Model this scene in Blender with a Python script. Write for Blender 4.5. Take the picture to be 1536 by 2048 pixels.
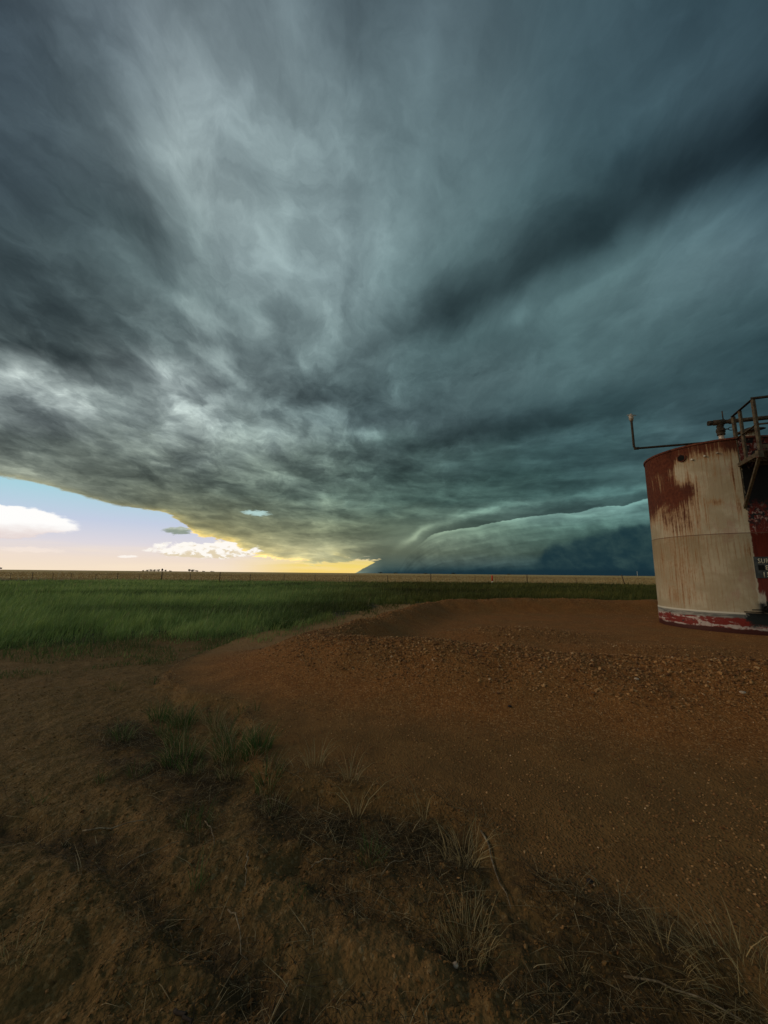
import bpy, bmesh, math, random
import numpy as np
from mathutils import Vector, Matrix
R_ = math.radians
scene = bpy.context.scene
col = scene.collection
for o in list(bpy.data.objects): bpy.data.objects.remove(o)

# ------------------------------------------------------------------ camera
EYE = 1.6
cd = bpy.data.cameras.new('camera'); cam = bpy.data.objects.new('camera', cd); col.objects.link(cam)
cam.location = (0, 0, EYE)
cd.sensor_fit = 'AUTO'; cd.sensor_width = 36; cd.lens = 770/2048*36
cd.clip_start = .05; cd.clip_end = 20000
cam.matrix_world = Matrix.Translation((0,0,EYE)) @ Matrix.Rotation(R_(90+9.05),4,'X') @ Matrix.Rotation(R_(.57),4,'Z')
scene.camera = cam
vs = scene.view_settings
vs.view_transform = 'Standard'; vs.look = 'None'; vs.gamma = 1; vs.exposure = 0
SUN_AZ, SUN_EL = -78, 24
sd = bpy.data.lights.new('sun','SUN'); sun = bpy.data.objects.new('sun', sd); col.objects.link(sun)
sd.energy = .85; sd.angle = R_(14); sd.color = (1,.73,.46)
sv = Vector((math.sin(R_(SUN_AZ))*math.cos(R_(SUN_EL)), math.cos(R_(SUN_AZ))*math.cos(R_(SUN_EL)), math.sin(R_(SUN_EL))))
sun.rotation_euler = sv.to_track_quat('Z','Y').to_euler()

# ------------------------------------------------------------------ node helpers
def lin(r,g,b):
    f = lambda c: c/12.92 if c <= .04045 else ((c+.055)/1.055)**2.4
    return (f(r/255), f(g/255), f(b/255), 1)
class G:
    """one node tree"""
    def __init__(s, nt): s.nt = nt; s.n = nt.nodes; s.l = nt.links
    def put(s, sock, v):
        if isinstance(v, V): s.l.new(v.s, sock)
        elif v is not None:
            if isinstance(v,(tuple,list)) and sock.type=='RGBA' and len(v)==3: v=(*v,1)
            sock.default_value = v
    def math(s, op, a, b=None, c=None, clamp=False):
        n = s.n.new('ShaderNodeMath'); n.operation = op; n.use_clamp = clamp
        s.put(n.inputs[0], a)
        if b is not None: s.put(n.inputs[1], b)
        if c is not None: s.put(n.inputs[2], c)
        return V(s, n.outputs[0])
    def vm(s, op, a, b=None):
        n = s.n.new('ShaderNodeVectorMath'); n.operation = op
        s.put(n.inputs[0], a)
        if b is not None:
            if op == 'SCALE': s.put(n.inputs['Scale'], b)
            else: s.put(n.inputs[1], b)
        return V(s, n.outputs['Value' if op in ('DOT_PRODUCT','LENGTH') else 'Vector'])
    def xyz(s, v):
        n = s.n.new('ShaderNodeSeparateXYZ'); s.put(n.inputs[0], v); return [V(s,o) for o in n.outputs]
    def comb(s, x, y, z=0.):
        n = s.n.new('ShaderNodeCombineXYZ')
        for i, v in enumerate((x,y,z)): s.put(n.inputs[i], v)
        return V(s, n.outputs[0])
    def noise(s, vec, scale=1., detail=4., rough=.5, dist=0., colour=False, lac=2.):
        n = s.n.new('ShaderNodeTexNoise'); s.put(n.inputs['Vector'], vec)
        for k, v in (('Scale',scale),('Detail',detail),('Roughness',rough),('Distortion',dist),('Lacunarity',lac)): n.inputs[k].default_value = v
        return V(s, n.outputs['Color' if colour else 0])
    def voro(s, vec, scale=1., out='Distance', feature='F1', rand=1.):
        n = s.n.new('ShaderNodeTexVoronoi'); n.feature = feature; s.put(n.inputs['Vector'], vec)
        n.inputs['Scale'].default_value = scale; n.inputs['Randomness'].default_value = rand
        return V(s, n.outputs[out])
    def ss(s, x, e0, e1, t0=0., t1=1., kind='SMOOTHSTEP'):
        n = s.n.new('ShaderNodeMapRange'); n.interpolation_type = kind; n.clamp = True if kind=='LINEAR' else True
        for i, v in enumerate((x,e0,e1,t0,t1)): s.put(n.inputs[i], v)
        return V(s, n.outputs[0])
    def mix(s, f, a, b, blend='MIX'):
        n = s.n.new('ShaderNodeMix'); n.data_type = 'RGBA'; n.blend_type = blend; n.clamp_factor = True
        s.put(n.inputs[0], f); s.put(n.inputs[6], a); s.put(n.inputs[7], b); return V(s, n.outputs[2])
    def ramp(s, f, stops, interp='LINEAR'):
        n = s.n.new('ShaderNodeValToRGB'); r = n.color_ramp; r.interpolation = interp
        e = r.elements
        e[0].position = stops[0][0]; e[0].color = (*stops[0][1][:3],1)
        e[1].position = stops[-1][0]; e[1].color = (*stops[-1][1][:3],1)
        for p, c in stops[1:-1]:
            k = e.new(p); k.color = (*c[:3],1)
        s.put(n.inputs[0], f); return V(s, n.outputs[0])
    def curve(s, x, pts, x0, x1, y0, y1):
        n = s.n.new('ShaderNodeFloatCurve'); c = n.mapping.curves[0]
        q = [((a-x0)/(x1-x0), (b-y0)/(y1-y0)) for a, b in pts]
        c.points[0].location = q[0]; c.points[1].location = q[-1]
        for p in q[1:-1]: c.points.new(*p)
        n.mapping.use_clip = False; n.mapping.update()
        s.put(n.inputs['Value'], (x-x0)*(1/(x1-x0)))
        return V(s, n.outputs[0])*(y1-y0)+y0
    def attr(s, name, out='Fac'):
        n = s.n.new('ShaderNodeAttribute'); n.attribute_name = name; return V(s, n.outputs[out])
class V:
    def __init__(s, g, sock): s.g = g; s.s = sock
    def __add__(s, o): return s.g.math('ADD', s, o)
    def __radd__(s, o): return s.g.math('ADD', o, s)
    def __sub__(s, o): return s.g.math('SUBTRACT', s, o)
    def __rsub__(s, o): return s.g.math('SUBTRACT', o, s)
    def __mul__(s, o): return s.g.math('MULTIPLY', s, o)
    def __rmul__(s, o): return s.g.math('MULTIPLY', o, s)
    def __truediv__(s, o): return s.g.math('DIVIDE', s, o)
    def __rtruediv__(s, o): return s.g.math('DIVIDE', o, s)

# ------------------------------------------------------------------ world: storm sky, laid out by compass bearing and elevation
SKY_ELS = [0,0.8,1.8,3,4.5,6.3,8.5,11,14,18,22.5,27.5,33,39,46,54,64,90]
SKY_ROWS = [[[0.5922,0.4984,0.2391],[0.5772,0.4859,0.2264],[0.5663,0.4767,0.2173],[0.5578,0.4697,0.2103],[0.5511,0.464,0.2048],[0.5455,0.4593,0.1987],[0.5406,0.4553,0.1924],[0.5364,0.4518,0.1876],[0.5345,0.4503,0.1848],[0.5094,0.45,0.2081],[0.4669,0.4492,0.254],[0.4252,0.4454,0.3007],[0.3069,0.355,0.2753],[0.1461,0.1997,0.1784],[0.0227,0.0527,0.0609],[0.0169,0.044,0.0541],[0.0121,0.0362,0.0473],[0.0085,0.0294,0.0408],[0.0068,0.0262,0.0383],[0.0057,0.0241,0.0372],[0.0049,0.0225,0.036],[0.0044,0.0212,0.0343],[0.0044,0.0212,0.0343],[0.0044,0.0212,0.0343],[0.0044,0.0212,0.0343],[0.0044,0.0212,0.0343],[0.0044,0.0212,0.0343],[0.0044,0.0212,0.0343],[0.0044,0.0212,0.0343]],[[0.5351,0.4515,0.2421],[0.5685,0.4716,0.2491],[0.5837,0.4863,0.2516],[0.5949,0.4977,0.2534],[0.6038,0.5067,0.2548],[0.611,0.514,0.2509],[0.6036,0.508,0.2357],[0.5955,0.5012,0.2232],[0.5951,0.5013,0.2171],[0.5696,0.4999,0.2376],[0.5243,0.4944,0.2777],[0.4787,0.4851,0.3167],[0.3473,0.3821,0.2789],[0.182,0.2274,0.1847],[0.0457,0.0782,0.0743],[0.0407,0.0737,0.0737],[0.0347,0.067,0.0701],[0.0268,0.0568,0.0627],[0.0196,0.0469,0.0549],[0.0141,0.0388,0.0486],[0.0101,0.0322,0.0429],[0.0075,0.0273,0.0381],[0.0063,0.025,0.0363],[0.0057,0.024,0.0362],[0.0053,0.0235,0.0362],[0.0054,0.0236,0.0362],[0.0054,0.0237,0.0362],[0.0054,0.0238,0.0363],[0.0055,0.024,0.0365]],[[0.3799,0.3492,0.1992],[0.4346,0.386,0.2149],[0.4764,0.4137,0.2267],[0.5093,0.4352,0.2358],[0.5341,0.4509,0.2419],[0.5525,0.462,0.2377],[0.5676,0.471,0.2254],[0.5809,0.483,0.2186],[0.5962,0.4974,0.2165],[0.5808,0.5023,0.2355],[0.5433,0.4988,0.2696],[0.5036,0.4909,0.3021],[0.3761,0.3912,0.2625],[0.2221,0.2528,0.1826],[0.0841,0.1141,0.0892],[0.0824,0.1164,0.0965],[0.0767,0.1134,0.0987],[0.0651,0.1022,0.093],[0.0483,0.0834,0.0793],[0.0335,0.0655,0.0657],[0.0219,0.0499,0.0531],[0.0143,0.0383,0.0433],[0.0103,0.0319,0.0389],[0.0082,0.0292,0.0387],[0.0072,0.0279,0.0388],[0.0073,0.0281,0.0387],[0.0075,0.0283,0.0386],[0.0076,0.0287,0.0385],[0.0073,0.0292,0.0385]],[[0.2546,0.2587,0.172],[0.3027,0.2938,0.1793],[0.3475,0.3273,0.19],[0.3868,0.3538,0.2012],[0.4198,0.3761,0.2107],[0.447,0.3943,0.2126],[0.4696,0.4092,0.2075],[0.4975,0.4299,0.2071],[0.5242,0.4502,0.2069],[0.5131,0.4517,0.2167],[0.477,0.4394,0.2329],[0.4385,0.4229,0.2466],[0.3395,0.3439,0.2127],[0.2281,0.2461,0.1598],[0.1218,0.1451,0.0982],[0.1089,0.1364,0.0965],[0.0942,0.1248,0.0921],[0.0765,0.109,0.0838],[0.0603,0.094,0.0758],[0.0424,0.0752,0.0637],[0.0269,0.0565,0.0509],[0.0169,0.0427,0.0414],[0.0117,0.0357,0.0381],[0.0083,0.0313,0.0377],[0.007,0.03,0.0384],[0.0067,0.0303,0.0383],[0.0065,0.0308,0.0382],[0.0061,0.0314,0.038],[0.0115,0.0471,0.0538]],[[0.2057,0.2299,0.1853],[0.2243,0.2429,0.1841],[0.2478,0.2552,0.1746],[0.2718,0.2702,0.1719],[0.3048,0.2955,0.1799],[0.3322,0.3163,0.183],[0.3567,0.3336,0.1827],[0.3857,0.3553,0.1862],[0.4139,0.377,0.1898],[0.4048,0.3766,0.1949],[0.3719,0.3608,0.1999],[0.3342,0.339,0.2012],[0.2678,0.2858,0.1784],[0.2003,0.2278,0.1497],[0.1361,0.1686,0.1171],[0.132,0.1711,0.1244],[0.1186,0.1626,0.1226],[0.0968,0.1431,0.1112],[0.0801,0.129,0.104],[0.0606,0.11,0.0921],[0.0404,0.086,0.0749],[0.0224,0.0593,0.0544],[0.0119,0.0422,0.0419],[0.0076,0.0353,0.0388],[0.0103,0.0439,0.0506],[0.0206,0.0669,0.0744],[0.0437,0.1065,0.1154],[0.0884,0.1724,0.1827],[0.0513,0.1108,0.1171]],[[0.1569,0.1839,0.1586],[0.1931,0.2194,0.1822],[0.2059,0.2301,0.1854],[0.2158,0.2383,0.1878],[0.233,0.2475,0.1805],[0.2436,0.253,0.1719],[0.2546,0.26,0.1649],[0.2736,0.2748,0.1649],[0.2949,0.2919,0.1671],[0.2902,0.2925,0.1683],[0.2696,0.2823,0.1684],[0.2444,0.2669,0.1655],[0.2015,0.2317,0.1479],[0.1641,0.2004,0.133],[0.1318,0.173,0.1207],[0.1403,0.1915,0.1405],[0.1354,0.1947,0.1481],[0.117,0.1811,0.1413],[0.1047,0.1744,0.1409],[0.0918,0.1661,0.1394],[0.0793,0.1547,0.1357],[0.0705,0.1433,0.1324],[0.0717,0.1465,0.1432],[0.0835,0.1649,0.1698],[0.0785,0.1563,0.1656],[0.0575,0.1215,0.1285],[0.0355,0.0831,0.0876],[0.0309,0.0734,0.0781],[0.0336,0.0756,0.0819]],[[0.1551,0.1896,0.1813],[0.1297,0.1565,0.1392],[0.1636,0.1906,0.1633],[0.1906,0.2173,0.1816],[0.2,0.2251,0.1839],[0.1957,0.2217,0.1773],[0.191,0.2194,0.1724],[0.1848,0.2119,0.1587],[0.1866,0.2108,0.1483],[0.1837,0.2104,0.1447],[0.1769,0.2089,0.1448],[0.1702,0.2081,0.1472],[0.1466,0.1883,0.1353],[0.1231,0.1678,0.1234],[0.1017,0.1488,0.1128],[0.1019,0.1543,0.1209],[0.1028,0.1613,0.1308],[0.1037,0.1686,0.1416],[0.1057,0.1777,0.1549],[0.1013,0.178,0.1606],[0.0904,0.1668,0.1558],[0.0727,0.1413,0.1362],[0.0492,0.1051,0.1048],[0.0316,0.0755,0.078],[0.0307,0.0733,0.0779],[0.0322,0.0744,0.0799],[0.0341,0.076,0.0826],[0.0368,0.0781,0.0863],[0.0372,0.0758,0.086]],[[0.2459,0.2951,0.2938],[0.2191,0.2626,0.2561],[0.1456,0.1772,0.1652],[0.1299,0.1566,0.1389],[0.1549,0.1819,0.1571],[0.1606,0.1886,0.1593],[0.1454,0.1734,0.1425],[0.1447,0.1744,0.1409],[0.1489,0.181,0.1447],[0.14,0.1764,0.1412],[0.1306,0.1721,0.139],[0.1246,0.1714,0.1404],[0.115,0.166,0.1376],[0.101,0.1544,0.1294],[0.0846,0.1386,0.1175],[0.0717,0.1238,0.1064],[0.062,0.1128,0.0987],[0.0549,0.1048,0.0938],[0.0519,0.1028,0.0945],[0.0492,0.1011,0.0958],[0.047,0.0993,0.0968],[0.0442,0.0943,0.0943],[0.0382,0.0841,0.0866],[0.036,0.0794,0.0845],[0.0355,0.0771,0.0845],[0.0375,0.0786,0.0873],[0.0383,0.0778,0.0879],[0.0314,0.0648,0.0756],[0.0274,0.0586,0.0694]],[[0.0655,0.0915,0.0957],[0.1302,0.1657,0.1666],[0.3606,0.4201,0.4155],[0.2013,0.2425,0.2359],[0.1495,0.1822,0.1718],[0.1294,0.1593,0.1451],[0.1473,0.1801,0.161],[0.1412,0.1743,0.1526],[0.1548,0.1909,0.1654],[0.1511,0.1915,0.1659],[0.1432,0.1881,0.1637],[0.138,0.1877,0.1647],[0.1284,0.1817,0.1608],[0.1109,0.1654,0.1476],[0.0896,0.143,0.1287],[0.0684,0.1171,0.1063],[0.0536,0.0986,0.0907],[0.0438,0.0863,0.0809],[0.0394,0.0816,0.0785],[0.0392,0.0832,0.0823],[0.0411,0.0874,0.0889],[0.0441,0.091,0.0948],[0.0466,0.0934,0.0998],[0.0471,0.0922,0.1014],[0.0356,0.0727,0.0831],[0.0308,0.0635,0.0744],[0.0281,0.0595,0.0703],[0.0285,0.061,0.072],[0.0347,0.072,0.084]],[[0.0517,0.0768,0.086],[0.0599,0.0856,0.0916],[0.071,0.0977,0.1008],[0.1271,0.1621,0.163],[0.2962,0.3503,0.3478],[0.2896,0.3443,0.3395],[0.1831,0.2263,0.2217],[0.1851,0.2293,0.2234],[0.2075,0.2552,0.2451],[0.1924,0.2422,0.2311],[0.1771,0.2292,0.2183],[0.1629,0.2174,0.2074],[0.1375,0.1916,0.1833],[0.1119,0.1644,0.1581],[0.0885,0.1384,0.1342],[0.0732,0.1206,0.1181],[0.061,0.106,0.1053],[0.0516,0.0948,0.0958],[0.0447,0.0865,0.0892],[0.0401,0.0813,0.0858],[0.0376,0.0785,0.0849],[0.0372,0.0764,0.0847],[0.0454,0.0869,0.0979],[0.0352,0.0712,0.0821],[0.0269,0.0581,0.0688],[0.0293,0.0626,0.0737],[0.0336,0.07,0.0819],[0.0401,0.0812,0.0941],[0.0605,0.1132,0.1288]],[[0.0452,0.0685,0.0816],[0.0484,0.0725,0.0827],[0.0551,0.0808,0.089],[0.0607,0.0864,0.092],[0.0689,0.0954,0.099],[0.0901,0.1217,0.1235],[0.1927,0.2417,0.2422],[0.3076,0.3723,0.3713],[0.2888,0.3522,0.3504],[0.1868,0.2398,0.2397],[0.1505,0.2007,0.2019],[0.1323,0.1819,0.1844],[0.1206,0.1706,0.1744],[0.1096,0.1599,0.1649],[0.0993,0.1496,0.1557],[0.09,0.14,0.1468],[0.08,0.1292,0.1365],[0.0713,0.1198,0.1276],[0.0618,0.1091,0.1173],[0.0544,0.1011,0.1097],[0.0484,0.0945,0.1035],[0.0479,0.0932,0.103],[0.0463,0.0904,0.1012],[0.0427,0.0845,0.0962],[0.0353,0.073,0.0852],[0.0402,0.0813,0.0942],[0.0533,0.1021,0.1168],[0.0686,0.1246,0.1426],[0.075,0.1328,0.1551]],[[0.0448,0.0679,0.0859],[0.0452,0.0685,0.0828],[0.0452,0.0685,0.0799],[0.0498,0.0744,0.0841],[0.0566,0.0833,0.0916],[0.0724,0.1035,0.1096],[0.0961,0.1331,0.1376],[0.1382,0.1841,0.1875],[0.1843,0.239,0.2414],[0.1938,0.253,0.2563],[0.1748,0.2337,0.2378],[0.1466,0.2029,0.2077],[0.1237,0.1777,0.1831],[0.107,0.1595,0.1656],[0.094,0.1454,0.1523],[0.0853,0.1363,0.1435],[0.0825,0.1349,0.1427],[0.0873,0.1437,0.1524],[0.0845,0.1427,0.1519],[0.0802,0.1396,0.1493],[0.0743,0.1343,0.1442],[0.0713,0.1296,0.1405],[0.0663,0.1221,0.1341],[0.0651,0.12,0.1337],[0.0596,0.1118,0.127],[0.0671,0.1225,0.14],[0.0791,0.1389,0.1601],[0.0675,0.1219,0.1447],[0.044,0.0871,0.1094]],[[0.0423,0.0638,0.0823],[0.0429,0.0653,0.0832],[0.0452,0.0685,0.0846],[0.0452,0.0685,0.082],[0.0489,0.0737,0.0848],[0.06,0.0895,0.0983],[0.0773,0.1129,0.1204],[0.1047,0.1486,0.1555],[0.1394,0.1917,0.1978],[0.1698,0.2305,0.2374],[0.1819,0.2475,0.255],[0.1821,0.2506,0.2587],[0.169,0.2375,0.2461],[0.1409,0.2056,0.2144],[0.1124,0.1722,0.1809],[0.0858,0.1398,0.1478],[0.0718,0.1232,0.1309],[0.0709,0.1243,0.1323],[0.08,0.1393,0.1481],[0.089,0.1548,0.1644],[0.0953,0.167,0.1769],[0.0989,0.1718,0.1834],[0.0969,0.1674,0.1818],[0.0958,0.1638,0.1819],[0.0887,0.1522,0.1741],[0.0702,0.1258,0.1484],[0.0556,0.1045,0.1274],[0.042,0.0835,0.106],[0.048,0.0896,0.113]],[[0.0437,0.0648,0.0844],[0.0433,0.0648,0.0838],[0.0401,0.0614,0.079],[0.0442,0.0672,0.0851],[0.0534,0.0796,0.0948],[0.0602,0.0896,0.1008],[0.0723,0.1062,0.1149],[0.1193,0.1656,0.1736],[0.1864,0.2485,0.2568],[0.259,0.3379,0.3488],[0.2488,0.3301,0.3417],[0.2425,0.3266,0.3389],[0.2387,0.3257,0.3387],[0.1996,0.2818,0.2944],[0.1567,0.2317,0.2435],[0.1223,0.1904,0.2011],[0.099,0.162,0.1719],[0.087,0.1478,0.1576],[0.085,0.147,0.1572],[0.0819,0.1443,0.1552],[0.072,0.1318,0.1432],[0.0647,0.1204,0.1336],[0.0686,0.1246,0.1411],[0.0643,0.1174,0.1368],[0.053,0.1005,0.1221],[0.0397,0.0805,0.1025],[0.0506,0.0947,0.1189],[0.0432,0.0817,0.1039],[0.0356,0.0685,0.0887]],[[0.0437,0.0648,0.0844],[0.0437,0.0648,0.0844],[0.0437,0.0648,0.0844],[0.0433,0.0648,0.0837],[0.062,0.0898,0.1084],[0.0936,0.1302,0.1475],[0.1652,0.2174,0.2329],[0.2456,0.3129,0.3246],[0.2725,0.3475,0.358],[0.2412,0.3155,0.3268],[0.2274,0.3032,0.3153],[0.231,0.3112,0.3245],[0.2373,0.3223,0.3369],[0.2107,0.2936,0.3083],[0.1773,0.2556,0.27],[0.1454,0.2175,0.2316],[0.121,0.188,0.2019],[0.1039,0.167,0.181],[0.0864,0.1448,0.1589],[0.0682,0.1206,0.1348],[0.0559,0.1036,0.1183],[0.0478,0.0915,0.1074],[0.0444,0.0859,0.1039],[0.0524,0.0971,0.1184],[0.0539,0.0984,0.1218],[0.0433,0.0818,0.1041],[0.0365,0.07,0.0904],[0.0356,0.0685,0.0887],[0.0356,0.0685,0.0887]],[[0.0437,0.0648,0.0844],[0.0437,0.0648,0.0844],[0.0437,0.0648,0.0844],[0.0571,0.0819,0.1033],[0.0933,0.1271,0.1522],[0.1229,0.1636,0.19],[0.1874,0.2411,0.2679],[0.2188,0.2795,0.3019],[0.2355,0.3021,0.3231],[0.2308,0.3003,0.32],[0.2171,0.2878,0.3064],[0.2037,0.2752,0.2933],[0.1901,0.262,0.2798],[0.1675,0.2373,0.2547],[0.147,0.2143,0.2316],[0.1335,0.1984,0.2164],[0.1203,0.1825,0.2012],[0.1083,0.1677,0.1873],[0.0926,0.1479,0.1678],[0.0733,0.1226,0.1421],[0.056,0.0993,0.1181],[0.0491,0.0896,0.1088],[0.0473,0.0865,0.1067],[0.0402,0.0755,0.0954],[0.0363,0.0695,0.0891],[0.0356,0.0685,0.0885],[0.0356,0.0685,0.0887],[0.0356,0.0685,0.0887],[0.0356,0.0685,0.0887]],[[0.0437,0.0648,0.0844],[0.0437,0.0648,0.0844],[0.056,0.0806,0.1018],[0.0893,0.1221,0.1469],[0.1179,0.1574,0.1838],[0.1208,0.162,0.187],[0.1129,0.1536,0.1761],[0.1224,0.1663,0.1893],[0.1479,0.1981,0.2241],[0.1436,0.1945,0.2208],[0.1356,0.1863,0.2124],[0.1231,0.1724,0.1979],[0.1126,0.1608,0.1857],[0.1067,0.1546,0.1794],[0.1037,0.152,0.1769],[0.1101,0.1611,0.1874],[0.111,0.1635,0.1903],[0.0953,0.1448,0.1703],[0.0799,0.126,0.15],[0.0642,0.1063,0.1285],[0.0559,0.0962,0.1175],[0.0532,0.0934,0.1148],[0.0474,0.0854,0.1062],[0.0421,0.0779,0.0979],[0.038,0.072,0.0917],[0.0358,0.0687,0.0884],[0.0356,0.0685,0.0886],[0.0356,0.0685,0.0887],[0.0356,0.0685,0.0887]],[[0.1086,0.159,0.1849],[0.1086,0.159,0.1849],[0.1086,0.159,0.1849],[0.1086,0.159,0.1849],[0.1086,0.159,0.1849],[0.1086,0.159,0.1849],[0.1086,0.159,0.1849],[0.1086,0.159,0.1849],[0.1086,0.159,0.1849],[0.1086,0.159,0.1849],[0.1086,0.159,0.1849],[0.1086,0.159,0.1849],[0.1086,0.159,0.1849],[0.1086,0.159,0.1849],[0.1086,0.159,0.1849],[0.1086,0.159,0.1849],[0.1086,0.159,0.1849],[0.1086,0.159,0.1849],[0.1086,0.159,0.1849],[0.1086,0.159,0.1849],[0.1086,0.159,0.1849],[0.1086,0.159,0.1849],[0.1086,0.159,0.1849],[0.1086,0.159,0.1849],[0.1086,0.159,0.1849],[0.1086,0.159,0.1849],[0.1086,0.159,0.1849],[0.1086,0.159,0.1849],[0.1086,0.159,0.1849]]]
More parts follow.
